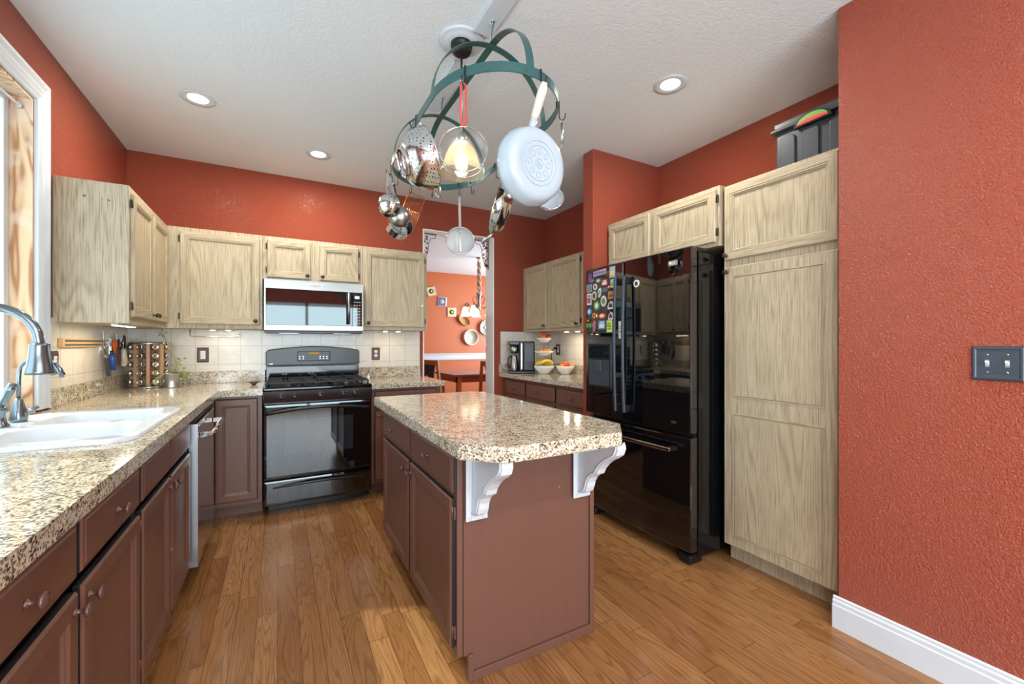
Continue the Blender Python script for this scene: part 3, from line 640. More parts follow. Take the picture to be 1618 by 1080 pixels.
# ---------------------------------------------------------------- microwave
t = thing('microwave_oven', 'stainless over-the-range microwave oven under the short wall cabinet', 'microwave', (0.262, 3.98, 1.335))
b = B(); b.box(-0.103, 0.632, 3.83, YB - .002, 1.338, 1.742); part(t, 'body', b, 'satin')
b = B(); b.box(-0.103, 0.632, 3.800, 3.829, 1.672, 1.744); b.box(-0.103, 0.632, 3.800, 3.829, 1.346, 1.384); b.box(-0.103, -0.092, 3.800, 3.829, 1.384, 1.672); b.box(0.624, 0.632, 3.80, 3.829, 1.384, 1.672); fr = part(t, 'door_frame', b, 'steel')
b = B(); b.box(-0.0915, 0.545, 3.803, 3.829, 1.3845, 1.6715); part(t, 'door_glass', b, 'bglass', bevel=0.002)
b = B(); b.box(0.547, 0.6235, 3.803, 3.829, 1.3845, 1.6715); kp = part(t, 'keypad', b, 'bglass', 'black keypad strip')
b = B(); b.box(0.565, 0.603, 3.8015, 3.8028, 1.618, 1.642); part(kp, 'display', b, 'galv')
for r_ in range(8):
    for c_ in range(3):
        b = B(); w_ = 0.0065 if r_ == 7 else 0.004; b.box(0.564 + c_ * 0.0205 - w_, 0.564 + c_ * 0.0205 + w_, 3.8018, 3.8029, 1.405 + r_ * 0.026, 1.410 + r_ * 0.026); part(kp, 'button', b, 'china')
b = B(); b.cyl((0.513, 3.765, 1.40), (0.513, 3.765, 1.665), 0.0115, seg=16)
for zz in (1.42, 1.645): b.cyl((0.513, 3.802, zz), (0.513, 3.765, zz), 0.008)
part(t, 'handle', b, 'steel')
b = B(); b.box(0.205, 0.315, 3.797, 3.7998, 1.697, 1.722); bd = part(t, 'name_plate', b, 'china', bevel=0.001)
text(bd, 'lettering', 'KitchenAid', 0.021, FB(0.26, 3.7965, 1.7095), 'blackpl')
b = B(); b.box(-0.10, 0.629, 3.81, YB - .01, 1.322, 1.3375); part(t, 'vent_base', b, 'satin', bevel=0.003)
b = B(); b.box(0.0, 0.14, 3.84, 3.90, 1.3195, 1.3215); b.box(0.40, 0.54, 3.84, 3.90, 1.3195, 1.3215); part(t, 'grease_filter', b, 'galv')

# ---------------------------------------------------------------- refrigerator
t = thing('refrigerator', 'glossy black french-door refrigerator with bottom freezer beside the pantry', 'refrigerator', (2.35, 2.02, 0))
F0, F1 = 1.97, 2.045
b = B(); b.box(2.06, 2.72, 1.572, 2.474, 0.035, 1.755); part(t, 'body', b, 'black', bevel=0.006)
b = B(); b.box(2.046, 2.06, 1.585, 2.46, 0.06, 1.74); part(t, 'door_gasket', b, 'blackpl')
def fdoor(nm, y0, y1, z0, z1):
    b = B(); n = 10; out = []
    for i in range(n + 1):
        yy = y0 + (y1 - y0) * i / n; g = (yy - 1.565) / 0.91; out.append((F0 + 0.018 - 0.034 * max(0.0, math.sin(math.pi * g)) ** 0.8 * 0.55, yy))
    poly = out + [(F1, y1), (F1, y0)]
    b.prism(poly, z0, z1); return part(t, nm, b, 'bglass', bevel=0.007)
dl = fdoor('door', 2.066, 2.475, 0.737, 1.776); dr = fdoor('door', 1.565, 2.056, 0.737, 1.776); fz = fdoor('freezer_drawer', 1.565, 2.475, 0.078, 0.715)
def fhandle(par, y):
    n = 20; z0, z1 = 0.795, 1.672
    pts = [(1.93 - 0.012 * math.sin(math.pi * i / n), y, z0 + (z1 - z0) * i / n) for i in range(n + 1)]
    b = B(); b.ribbon(pts, Y, 0.019, 0.016); h = part(par, 'handle', b, 'plateblue', 'long bowed metallic handle', bevel=0.005)
    for zz in (z0 + 0.025, z1 - 0.03):
        b = B(); b.box(1.93, F0 + .004, y - 0.010, y + 0.010, zz - 0.022, zz + 0.022); part(par, 'handle_foot', b, 'blackpl', bevel=0.003)
fhandle(dl, 2.098); fhandle(dr, 2.020)
pts = [(1.912 - 0.012 * math.sin(math.pi * i / 16), 1.64 + 0.76 * i / 16, 0.645) for i in range(17)]
b = B(); b.ribbon(pts, Z, 0.024, 0.016); part(fz, 'handle', b, 'chrome', 'bright metal freezer handle', bevel=0.005)
for yy in (1.655, 2.385):
    b = B(); b.box(1.912, F0 + .004, yy - 0.015, yy + 0.015, 0.634, 0.656); part(fz, 'handle_foot', b, 'satin', bevel=0.003)
b = B(); b.box(1.962, 1.974, 2.175, 2.418, 0.928, 1.238); dsp = part(dl, 'dispenser', b, 'satin', 'satin black water and ice dispenser', bevel=0.004)
b = B(); b.box(1.959, 1.963, 2.19, 2.403, 0.945, 1.125); b.M = Matrix.Identity(4); part(dl, 'dispenser_recess', b, 'plateblue')
b = B(); b.box(1.9585, 1.9625, 2.19, 2.403, 1.142, 1.222); part(dl, 'dispenser_panel', b, 'bglass')
b = B(); b.box(1.948, 1.96, 2.265, 2.325, 1.04, 1.12); part(dl, 'dispenser_lever', b, 'tote', bevel=0.003)
b = B(); b.box(1.966, 1.9715, 1.637, 1.70, 1.682, 1.712); lg = part(dr, 'name_plate', b, 'galv', bevel=0.001)
b = B(frame((1.9655, 1.688, 1.697), -Y, Z, -X)); b.lathe([(0.008, 0), (0.008, 0.0008)], 16); part(dr, 'emblem', b, 'china')
text(lg, 'lettering', 'LG', 0.024, frame((1.9652, 1.664, 1.697), -Y, Z, -X), 'china')
b = B()
for yy in (1.655, 1.672): b.box(1.973, 1.9765, yy, yy + 0.012, 0.782, 0.796)
part(dr, 'energy_marks', b, 'galv')
for y0, y1 in ((1.572, 1.66), (2.38, 2.468)):
    b = B(); b.box(2.0, 2.13, y0, y1, 1.756, 1.782); part(t, 'hinge_cover', b, 'satin', bevel=0.006)
for y0, y1 in ((1.58, 1.66), (2.38, 2.46)):
    b = B(); b.box(2.0, 2.11, y0, y1, 0.0, 0.055); part(t, 'foot', b, 'satin', bevel=0.012)
b = B(); b.box(2.66, 2.71, 1.60, 2.44, 0.0, 0.035); part(t, 'rear_foot', b, 'satin')

mag = [(2.304, 1.735, .157, .052, 'sign'), (2.414, 1.712, .054, .077, 'rect'), (2.39, 1.689, .059, .034, 'oval'), (2.318, 1.681, .054, .031, 'oval'), (2.17, 1.72, .062, .085, 'rect'), (2.249, 1.659, .071, .047, 'rect'), (2.424, 1.639, .072, .061, 'rect'), (2.355, 1.642, .049, .049, 'oval'), (2.164, 1.643, .046, .06, 'rect'), (2.203, 1.624, .032, .023, 'oval'), (2.244, 1.609, .054, .03, 'rect'), (2.304, 1.596, .048, .074, 'foot'), (2.365, 1.579, .060, .072, 'oval'), (2.18, 1.567, .068, .054, 'rect'), (2.426, 1.56, .056, .092, 'rect'), (2.26, 1.532, .07, .084, 'oval'), (2.336, 1.507, .075, .075, 'oval'), (2.185, 1.499, .07, .06, 'city'), (2.424, 1.47, .06, .058, 'oval'), (2.369, 1.438, .04, .05, 'diamond'), (2.276, 1.431, .095, .046, 'diamond'), (2.335, 1.436, .02, .034, 'rect'), (2.185, 1.427, .058, .06, 'city'), (2.438, 1.405, .07, .034, 'foot'), (2.43, 1.369, .06, .027, 'rect'), (2.367, 1.362, .055, .094, 'foot'), (2.279, 1.368, .083, .066, 'rect'), (2.199, 1.356, .06, .09, 'rect'), (2.0905, 1.328, .036, .125, 'rect'), (1.948, 1.615, .056, .052, 'oval')]
mcol = [((170, 150, 190), (214, 196, 190)), ((60, 60, 110), (120, 70, 120)), ((60, 90, 170), (210, 70, 60)), ((120, 160, 130), (200, 210, 190)), ((110, 160, 210), (230, 190, 110)), ((170, 50, 70), (220, 220, 230)), ((110, 150, 170), (150, 110, 70)), ((225, 225, 215), (90, 90, 90)), ((214, 224, 180), (90, 170, 130)), ((205, 60, 50), (235, 200, 190)), ((80, 130, 170), (130, 80, 60)), ((190, 220, 220), (110, 160, 150)), ((190, 180, 165), (80, 70, 66)), ((196, 150, 90), (120, 80, 40)), ((190, 200, 220), (170, 70, 60)), ((196, 206, 184), (110, 120, 100)), ((90, 140, 80), (220, 225, 210)), ((205, 205, 210), (40, 44, 52)), ((70, 120, 180), (190, 210, 230)), ((230, 150, 50), (150, 60, 30)), ((220, 90, 60), (240, 225, 215)), ((210, 50, 40), (240, 240, 240)), ((225, 200, 210), (60, 50, 56)), ((40, 42, 44), (180, 120, 60)), ((100, 190, 90), (50, 120, 50)), ((200, 90, 90), (90, 120, 190)), ((80, 140, 200), (225, 225, 220)), ((200, 226, 110), (60, 70, 40)), ((222, 224, 220), (40, 40, 42)), ((228, 228, 220), (60, 60, 60))]
mlab = ['wide lavender magnet sign with dark lettering, topmost on the refrigerator door', 'narrow dark blue and purple magnet at the upper left edge of the refrigerator', 'blue and red oval magnet just under the wide lavender sign, the left one', 'grey-green oval magnet just under the wide lavender sign, the right one', 'tall sky-blue picture magnet at the upper right of the magnet cluster', 'dark red and white postcard magnet under the lavender sign', 'teal and brown landscape magnet at the left edge of the refrigerator door', 'small white oval magnet with a dark centre', 'pale green and teal picture magnet below the sky-blue one', 'tiny red oval magnet, smallest of the cluster', 'small flat blue magnet with a brown patch', 'pale blue-green foot-shaped magnet standing upright', 'beige oval magnet with a dark portrait centre', 'tan carved wooden-looking magnet beside the door handle', 'pale blue upright magnet with red panel at the left edge', 'large pale green oval magnet in the middle of the cluster', 'green and white round magnet, large, centre left', 'white and black skyline-shaped magnet beside the handle', 'blue round magnet with pale centre at the left edge', 'small orange diamond-shaped magnet left of the red sign', 'red diamond-shaped magnet with white centre', 'tiny bright red upright magnet between the orange and red diamonds', 'pale pink and black skyline-shaped magnet under the other one', 'black animal-shaped magnet at the lower left', 'bright green flat magnet at the lower left', 'red and blue upright cluster magnet at the lower left', 'blue seaside picture magnet with a white centre, in the bottom row', 'lime green card magnet with dark writing, in the bottom row', 'tall white label magnet with a black figure between the door handles', 'round white magnet alone on the right refrigerator door']
def mmat(rgb):
    nm = 'magnet_%d_%d_%d' % rgb
    if nm not in M: M[nm] = plain(nm, rgb, 0.35)
    return nm
for i, ((my, mz, mw, mh, sh), (c1, c2), lb) in enumerate(zip(mag, mcol, mlab)):
    g = (my - 1.565) / 0.91; fx = F0 + 0.018 - 0.034 * max(0.0, math.sin(math.pi * g)) ** 0.8 * 0.55 - 0.0008
    mw *= 0.86; mh *= 0.92
    def shape(s):
        a, c = mw / 2 * s, mh / 2 * s
        if sh == 'oval': return [(a * math.cos(R(k * 15)), c * math.sin(R(k * 15))) for k in range(24)]
        if sh == 'diamond': return [(-a, 0), (-a * .5, -c * .85), (a * .5, -c * .85), (a, 0), (a * .5, c * .85), (-a * .5, c * .85)]
        if sh == 'foot': return [(-a * .6, -c), (a * .3, -c * .9), (a * .7, -c * .2), (a, c * .5), (a * .4, c), (-a * .3, c * .8), (-a, c * .3), (-a * .5, -c * .3)]
        if sh == 'city': return [(-a, -c), (a, -c), (a, c * .1), (a * .6, c * .3), (a * .6, c * .8), (a * .2, c * .8), (a * .1, c), (-a * .1, c), (-a * .2, c * .5), (-a * .6, c * .6), (-a * .7, c * .1), (-a, 0)]
        if sh == 'sign': return [(-a, -c * .9), (a, -c * .6), (a, c * .95), (-a, c * .6)]
        return [(-a, -c), (a, -c), (a, c), (-a, c)]
    mm = frame((fx, my, mz), -Y, Z, -X)
    t = thing('fridge_magnet', lb, 'magnet', (fx, my, mz - mh / 2), 'magnets on the refrigerator')
    b = B(mm); b.prism(shape(1), 0, 0.004); part(t, 'backing', b, mmat(c1), bevel=0.0008)
    if i in (0, 27): text(t, 'lettering', 'COLORADO' if i == 0 else 'BEST\nWISH\nHERE', 0.024 if i == 0 else 0.017, mm @ Matrix.Translation((0, 0, 0.0045)), mmat(c2 if i else (70, 60, 110)))
    else:
        b = B(mm @ Matrix.Translation((0, 0, 0.004)))
        if i == 28: b.tube([(-0.008, 0.03, 0), (0.008, 0.0, 0)], 0.0012, 6); b.tube([(0.008, 0.03, 0), (-0.008, 0.0, 0)], 0.0012, 6); b.box(-0.004, 0.004, -0.018, -0.005, 0, 0.001)
        elif sh in ('rect', 'sign'): b.box(-mw * .36, mw * .36, -mh * .34, mh * .12, 0, 0.0008); b.box(-mw * .2, mw * .3, mh * .2, mh * .36, 0, 0.0008)
        else: b.prism([(x, y) for x, y in shape(0.55)], 0, 0.001)
        part(t, 'picture', b, mmat(c2))

# ---------------------------------------------------------------- sink and taps
t = thing('kitchen_sink', 'white enamel double-bowl sink set into the left granite counter', 'sink', (-0.68, 2.24, 0.75))
def rrect(x0, x1, y0, y1, r, z, n=5):
    p = []
    for cx, cy, a0 in ((x1 - r, y1 - r, 0), (x0 + r, y1 - r, 90), (x0 + r, y0 + r, 180), (x1 - r, y0 + r, 270)):
        for i in range(n + 1): p.append((cx + r * math.cos(R(a0 + 90 * i / n)), cy + r * math.sin(R(a0 + 90 * i / n)), z))
    return p
b = B(); b.smooth = True
OX0, OX1, OY0, OY1 = -0.955, -0.418, 1.82, 2.655
b1 = (-0.845, -0.47, 1.885, 2.215); b2 = (-0.845, -0.47, 2.262, 2.585)
# rim: outer loft, then top surface split into two halves around the bowls
b.rings([rrect(OX0, OX1, OY0, OY1, 0.085, 0.9155), rrect(OX0 + .004, OX1 - .004, OY0 + .004, OY1 - .004, 0.082, 0.926), rrect(OX0 + .012, OX1 - .012, OY0 + .012, OY1 - .012, 0.078, 0.930)], cap0=False, cap1=False)
outer = [b.v(p) for p in rrect(OX0 + .012, OX1 - .012, OY0 + .012, OY1 - .012, 0.078, 0.930)]
loops = []
for (x0, x1, y0, y1) in (b1, b2):
    rg = [rrect(x0, x1, y0, y1, 0.06, 0.930), rrect(x0 + .008, x1 - .008, y0 + .008, y1 - .008, 0.055, 0.922), rrect(x0 + .018, x1 - .018, y0 + .018, y1 - .018, 0.05, 0.80), rrect(x0 + .04, x1 - .04, y0 + .04, y1 - .04, 0.04, 0.765), rrect(x0 + .12, x1 - .12, y0 + .10, y1 - .10, 0.02, 0.758)]
    b.rings(rg, cap0=False, cap1=True); loops.append([b.v(p) for p in rg[0]])
es = []
for lp in [outer] + loops:
    for i in range(len(lp)): es.append(b.bm.edges.new((lp[i], lp[(i + 1) % len(lp)])))
bmesh.ops.triangle_fill(b.bm, use_beauty=True, use_dissolve=False, edges=es)
bmesh.ops.remove_doubles(b.bm, verts=b.bm.verts, dist=0.0002)
part(t, 'basin', b, 'sink')
for yy in (2.05, 2.42):
    b = B(Matrix.Translation((-0.655, yy, 0.758))); b.lathe([(0.045, 0), (0.042, 0.003), (0.03, 0.001), (0, 0.001)], 20); part(t, 'drain', b, 'chrome')
# main tap
t = thing('kitchen_faucet', 'dark pewter gooseneck faucet with bell-shaped pull-down head', 'faucet', (-0.905, 1.95, 0.93))
b = B(Matrix.Translation((-0.905, 1.95, 0.93))); b.lathe([(0.03, 0), (0.03, 0.006), (0.024, 0.014), (0.021, 0.05), (0.016, 0.09)], 20); part(t, 'base', b, 'pewter')
pts = [(-0.905, 1.95, 1.01), (-0.905, 1.95, 1.12), (-0.905, 1.95, 1.245)] + [(-0.795 - 0.11 * math.cos(R(a)), 1.95, 1.245 + 0.11 * math.sin(R(a))) for a in range(15, 181, 15)] + [(-0.684, 1.95, 1.235)]
b = B(); b.tube(pts, 0.0135, 14); part(t, 'spout', b, 'pewter')
b = B(Matrix.Translation((-0.684, 1.95, 1.142)) ); b.lathe([(0.031, -0.004), (0.037, 0), (0.036, 0.006), (0.030, 0.03), (0.026, 0.06), (0.024, 0.088), (0.025, 0.094), (0.016, 0.098)], 24); part(t, 'spray_head', b, 'pewter')
b = B(); b.tube([(-0.65, 1.955, 1.175), (-0.638, 1.957, 1.155), (-0.632, 1.958, 1.133)], [0.005, 0.006, 0.008], 8); part(t, 'spray_trigger', b, 'pewter')
t = thing('faucet_lever', 'dark pewter single lever handle at the left frame edge beside the sink', 'faucet handle', (-0.90, 2.27, 0.93))
b = B(Matrix.Translation((-0.90, 2.27, 0.93))); b.lathe([(0.026, 0), (0.026, 0.006), (0.018, 0.018), (0.014, 0.05), (0.02, 0.06), (0.018, 0.075), (0, 0.08)], 18); part(t, 'base', b, 'pewter')
b = B(); b.tube([(-0.90, 2.27, 0.995), (-0.885, 2.265, 1.03), (-0.872, 2.262, 1.065), (-0.862, 2.26, 1.09)], [0.008, 0.010, 0.014, 0.012], 10); part(t, 'lever', b, 'pewter')
t = thing('filter_tap', 'slim pewter gooseneck drinking-water tap at the back corner of the sink', 'faucet', (-0.90, 2.40, 0.93))
b = B(Matrix.Translation((-0.90, 2.40, 0.93))); b.lathe([(0.024, 0), (0.026, 0.012), (0.022, 0.04), (0.012, 0.085), (0.010, 0.092)], 18); part(t, 'base', b, 'pewter')
pts = [(-0.90, 2.40, 1.02), (-0.90, 2.40, 1.09), (-0.899, 2.40, 1.12)] + [(-0.845 - 0.054 * math.cos(R(a)), 2.40 , 1.13 + 0.05 * math.sin(R(a))) for a in (20, 45, 70, 90, 110, 135, 160)] + [(-0.782, 2.40, 1.118), (-0.776, 2.40, 1.10)]
b = B(); b.tube(pts, 0.0065, 10); part(t, 'spout', b, 'pewter')
b = B(); b.tube([(-0.90, 2.40, 0.965), (-0.868, 2.41, 0.972), (-0.85, 2.415, 0.985)], [0.007, 0.009, 0.006], 8); part(t, 'lever', b, 'pewter')

# ---------------------------------------------------------------- electrical plates
def plate(name, label, m, wd, h, mt, kind):
    """m: centre of the plate, z out of the wall"""
    t = thing(name, label, 'light switch' if 'switch' in name else 'outlet', m @ Vector((0, 0, 0)))
    b = B(m @ Matrix.Translation((-wd / 2, -h / 2, 0))); b.panel(wd, h, [(0, 0), (0, 0.003), (0.004, 0.007), (0.009, 0.0075), (0.012, 0.0055), (0.02, 0.005)]); part(t, 'cover_plate', b, mt)
    if kind == 'duplex':
        for s in (-0.0195, 0.0195):
            b = B(m @ Matrix.Translation((0, s, 0.0054))); b.lathe([(0.0165, 0), (0.0165, 0.0015), (0, 0.0015)], 20); r_ = part(t, 'socket', b, 'china')
            b = B(m @ Matrix.Translation((0, s, 0.007))); b.box(-0.007, -0.005, -0.002, 0.007, 0, 0.0006); b.box(0.005, 0.007, -0.002, 0.007, 0, 0.0006); b.box(-0.002, 0.002, -0.010, -0.006, 0, 0.0006); part(r_, 'slots', b, 'blackpl')
    elif kind == 'decora':
        b = B(m @ Matrix.Translation((-0.0165, -0.033, 0.0054))); b.panel(0.033, 0.066, [(0, 0), (0, 0.002), (0.002, 0.003), (0.003, 0.003)]); r_ = part(t, 'socket', b, 'china')
        b = B(m @ Matrix.Translation((0, 0, 0.0084)))
        for s in (-0.017, 0.017): b.box(-0.007, -0.005, s - 0.004, s + 0.005, 0, 0.0006); b.box(0.005, 0.007, s - 0.004, s + 0.005, 0, 0.0006)
        b.box(-0.005, 0.005, -0.002, 0.002, 0, 0.0006); part(r_, 'slots', b, 'blackpl')
    else:
        for s in (-0.023, 0.023):
            b = B(m @ Matrix.Translation((s, 0, 0.0052))); b.box(-0.0052, 0.0052, -0.012, 0.012, 0, 0.001)
            for q in (-1, 1): pass
            part(t, 'toggle_slot', b, 'galv')
            b = B(m @ Matrix.Translation((s, 0.0, 0.006))); b.rings([[(-0.004, -0.006, 0), (0.004, -0.006, 0), (0.004, 0.006, 0), (-0.004, 0.006, 0)], [(-0.0035, 0.004, 0.011), (0.0035, 0.004, 0.011), (0.0035, 0.009, 0.011), (-0.0035, 0.009, 0.011)]]); part(t, 'toggle', b, 'china')
            for q in (-0.03, 0.03):
                b = B(m @ Matrix.Translation((s, q, 0.0052))); b.lathe([(0.0032, 0), (0.0025, 0.001), (0, 0.0012)], 10); part(t, 'screw', b, 'chrome')
brn = plain('dark_brown_plate', (84, 56, 48), 0.35); M['brnplate'] = brn
plate('light_switch', 'dark slate double light switch on the near red wall at the right', frame((WX, 0.460, 1.171), -Y, Z, -X), 0.122, 0.118, 'plateblue', 'toggle')
plate('wall_outlet', 'brown outlet plate with rectangular socket on the tile left of the stove', FB(-0.537, YB - 0.0085, 1.146), 0.078, 0.12, 'brnplate', 'decora')
plate('wall_outlet', 'brown outlet plate with two round sockets on the tile right of the stove', FB(0.812, YB - 0.0085, 1.14), 0.076, 0.118, 'brnplate', 'duplex')
plate('wall_outlet', 'brown outlet plate at the window casing on the left wall tile', FL(XL + .0085, 2.985, 1.142), 0.074, 0.118, 'brnplate', 'decora')
plate('wall_outlet', 'brown outlet plate behind the fruit on the right wall tile', FI(XR - .0085, 3.905, 1.17), 0.076, 0.118, 'brnplate', 'duplex')
b = B(); b.cyl((XR - 0.016, 3.925, 1.185), (XR - 0.055, 3.925, 1.185), 0.016, 0.012); b.tube([(XR - .05, 3.93, 1.185), (XR - 0.06, 3.96, 1.14), (XR - .04, 4.0, 1.04), (XR - 0.05, 4.02, 0.935), (2.68, 4.0, 0.922), (2.60, 4.0, 0.921)], 0.004, 8)
solo('power_cord', 'black plug and cord running from the right outlet to the coffee maker', 'cord', b, 'blackpl')
# ---------------------------------------------------------------- ceiling lights, boards, pendant
for (x, y, lb) in ((-0.424, 3.113, 'recessed ceiling downlight above the left wall cabinets'), (0.266, 3.582, 'recessed ceiling downlight above the stove, smallest in view'), (1.933, 1.656, 'recessed ceiling downlight in front of the refrigerator')):
    t = thing('ceiling_downlight', lb, 'ceiling light', (x, y, H), 'recessed ceiling downlights')
    b = B(Matrix.Translation((x, y, H))); b.lathe([(0.082, 0), (0.090, -0.003), (0.088, -0.006), (0.068, -0.004), (0.052, -0.001)], 32, True, False); part(t, 'trim_ring', b, 'white')
    b = B(Matrix.Translation((x, y, H - 0.0015))); b.lathe([(0.052, 0), (0.052, -0.001), (0, -0.001)], 28); part(t, 'lens', b, 'can')
    l_ = lamp('downlight_lamp', 'AREA', (x, y, H - 0.012), 10, (1, 0.92, 0.8), (0, 0, -1), 0.1)
for y0, y1, lb in ((1.15, 1.797, 'white board on the ceiling carrying the near pot-rack eye hook'), (2.045, 2.52, 'white board on the ceiling carrying the far pot-rack eye hook')):
    b = B(); b.box(0.787, 0.876, y0, y1, H - 0.02, H - 0.0005); solo('mounting_board', lb, 'board', b, 'white', bevel=0.002)
PCX, PCY = 0.772, 1.905
t = thing('pendant_light', 'pendant lamp with ribbed glass bell hanging through the pot rack', 'pendant lamp', (PCX, PCY, 2.06))
mz = Matrix.Translation((PCX, PCY, 0))
b = B(mz); b.lathe([(0.05, H - .0005), (0.108, H - .001), (0.108, H - 0.006), (0.098, H - 0.012), (0.085, H - 0.010), (0.078, H - 0.016), (0.05, H - 0.018), (0, H - 0.018)], 32); part(t, 'ceiling_medallion', b, 'white')
b = B(mz); b.lathe([(0.052, H - 0.018), (0.052, H - 0.030), (0.047, H - 0.033), (0.049, H - 0.045), (0.043, H - 0.060), (0.025, H - 0.070), (0, H - 0.071)], 24); part(t, 'canopy', b, 'iron')
b = B(mz); b.cyl((0, 0, H - 0.071), (0, 0, 2.25), 0.0055); b.cyl((0, 0, 2.50), (0, 0, 2.515), 0.008); part(t, 'stem', b, 'galv')
b = B(mz); b.lathe([(0.006, 2.262), (0.014, 2.255), (0.026, 2.235), (0.028, 2.212), (0.02, 2.208)], 20); part(t, 'socket', b, 'galv')
b = B(mz); b.lathe([(0.022, 2.214), (0.038, 2.206), (0.060, 2.180), (0.074, 2.150), (0.084, 2.115), (0.094, 2.085), (0.104, 2.064), (0.107, 2.058)], 40, False, False); part(t, 'shade', b, 'shade')
b = B(mz); b.ball((0, 0, 2.115), 0.030, 16, 10, (1, 1, 1.15)); part(t, 'bulb', b, 'bulb')
lamp('pendant_lamp', 'POINT', (PCX, PCY, 2.075), 0.7, (1, 0.86, 0.62), shadow_soft_size=0.03)

# ---------------------------------------------------------------- pot rack
RX, RY, RW, RL, RE, RZ, RT = 0.835, 2.037, 0.276, 0.334, 0.333, 2.272, 2.574
t = thing('pot_rack', 'oval teal-green metal pot rack hanging from the ceiling over the island', 'pot rack', (RX, RY, RZ))
ring = []
for i in range(25): a = math.pi * i / 24; ring.append((RX + RW * math.cos(a), RY + RL + RE * math.sin(a), RZ))
for i in range(7): ring.append((RX - RW, RY + RL - 2 * RL * (i + 1) / 8, RZ))
for i in range(25): a = math.pi + math.pi * i / 24; ring.append((RX + RW * math.cos(a), RY - RL + RE * math.sin(a), RZ))
for i in range(7): ring.append((RX + RW, RY - RL + 2 * RL * (i + 1) / 8, RZ))
b = B(); b.ribbon(ring, Z, 0.038, 0.004, True); part(t, 'ring', b, 'teal')
ht = RT - RZ
sp = [(RX, RY - RL - RE * math.sin(R(a)), RZ + ht * math.cos(R(a))) for a in range(94, -1, -6)] + [(RX, RY - RL + 2 * RL * i / 5, RT) for i in range(1, 5)] + [(RX, RY + RL + RE * math.sin(R(a)), RZ + ht * math.cos(R(a))) for a in range(4, 95, 6)]
b = B(); b.ribbon(sp, X, 0.032, 0.004); part(t, 'spine', b, 'teal')
for s in (-1, 1):
    ap = [(RX - RW * math.cos(R(a)), RY + s * RL, RZ + (ht - 0.006) * math.sin(R(a))) for a in range(-4, 185, 6)]
    b = B(); b.ribbon(ap, Y, 0.032, 0.004); part(t, 'arch', b, 'teal')
    yc = RY + s * RL
    b = B(); b.tube([(RX, yc, RT), (RX, yc, RT + 0.055)] + [(RX, yc + 0.013 - 0.013 * math.cos(R(a)) - 0.013 + 0.0, RT + 0.075 + 0.016 * math.sin(R(a)) ) for a in (-80, -40, 0)] + [(RX + 0.004, yc - 0.004, RT + 0.094), (RX + 0.0, yc - 0.02, RT + 0.097), (RX, yc - 0.028, RT + 0.085)], 0.0028, 8); part(t, 'hanger', b, 'teal')
    b = B(); b.cyl((RX, yc, H - 0.02), (RX, yc, H - 0.008), 0.004); b.tube([(RX, yc - 0.002 + 0.013 * math.sin(R(a)), RT + 0.094 + 0.012 - 0.013 * math.cos(R(a)) - 0.0) for a in range(0, 360, 30)], 0.0022, 8, True)
    solo('eye_hook', 'white screw eye in the ceiling board, ' + ('nearer' if s < 0 else 'farther') + ' of the two holding the pot rack', 'hook', b, 'white')

def ringpt(x, y):
    """closest point of the ring to (x, y)"""
    return min(ring, key=lambda p: (p[0] - x) ** 2 + (p[1] - y) ** 2)
def shook(x, y, label, drop=0.075):
    n = Vector((x - RX, 0, 0)) if abs(y - RY) < RL else Vector((x - RX, (y - RY) - math.copysign(RL, y - RY), 0)); n.normalize()
    p = Vector((x, y, RZ)); b = B()
    pts = [p - n * 0.006 + Z * -0.005, p - n * 0.006 + Z * 0.02, p + Z * 0.025, p + n * 0.006 + Z * 0.02, p + n * 0.006 - Z * (drop - 0.03)]
    pts += [p + n * (0.006 + 0.013 - 0.013 * math.cos(R(a))) - Z * (drop - 0.03 + 0.016 * math.sin(R(a))) for a in range(20, 181, 20)] + [p + n * 0.034 - Z * (drop - 0.042)]
    b.tube(pts, 0.0024, 8); solo('pot_hook', label, 'hook', b, 'iron', 'hooks on the pot rack')
    return p + n * 0.019 - Z * (drop - 0.014 + 0.002)
E0 = lambda ang: (RX + RW * math.cos(R(ang)), (RY - RL + RE * math.sin(R(ang))) if math.sin(R(ang)) < 0 else (RY + RL + RE * math.sin(R(ang))))
h_str = shook(*E0(219), 'pot hook on the near left curve holding the round sieve with red handle')
h_pan = shook(*E0(280), 'pot hook at the near end holding the pale blue frying pan', 0.06)
h_ws = shook(*E0(326), 'pot hook on the near right curve holding the small sieve behind the pan')
h_col = shook(RX - RW, 1.925, 'pot hook on the left bar holding the large perforated colander', 0.055)
h_grp = shook(*E0(163), 'pot hook on the far left curve holding the small colander and cups')
shook(*E0(134), 'empty pot hook on the far left curve, first after the cup cluster')
h_rk = shook(*E0(108), 'pot hook on the far curve holding the wire cooling rack')
shook(*E0(79), 'empty pot hook at the far tip of the oval')
h_lid = shook(*E0(44), 'pot hook on the far curve holding the flat round sieve')
shook(*E0(26), 'empty pot hook on the far right curve beside the flat sieve')
h_sp = shook(RX + RW, 2.22, 'pot hook on the right bar holding the steel saute pan')

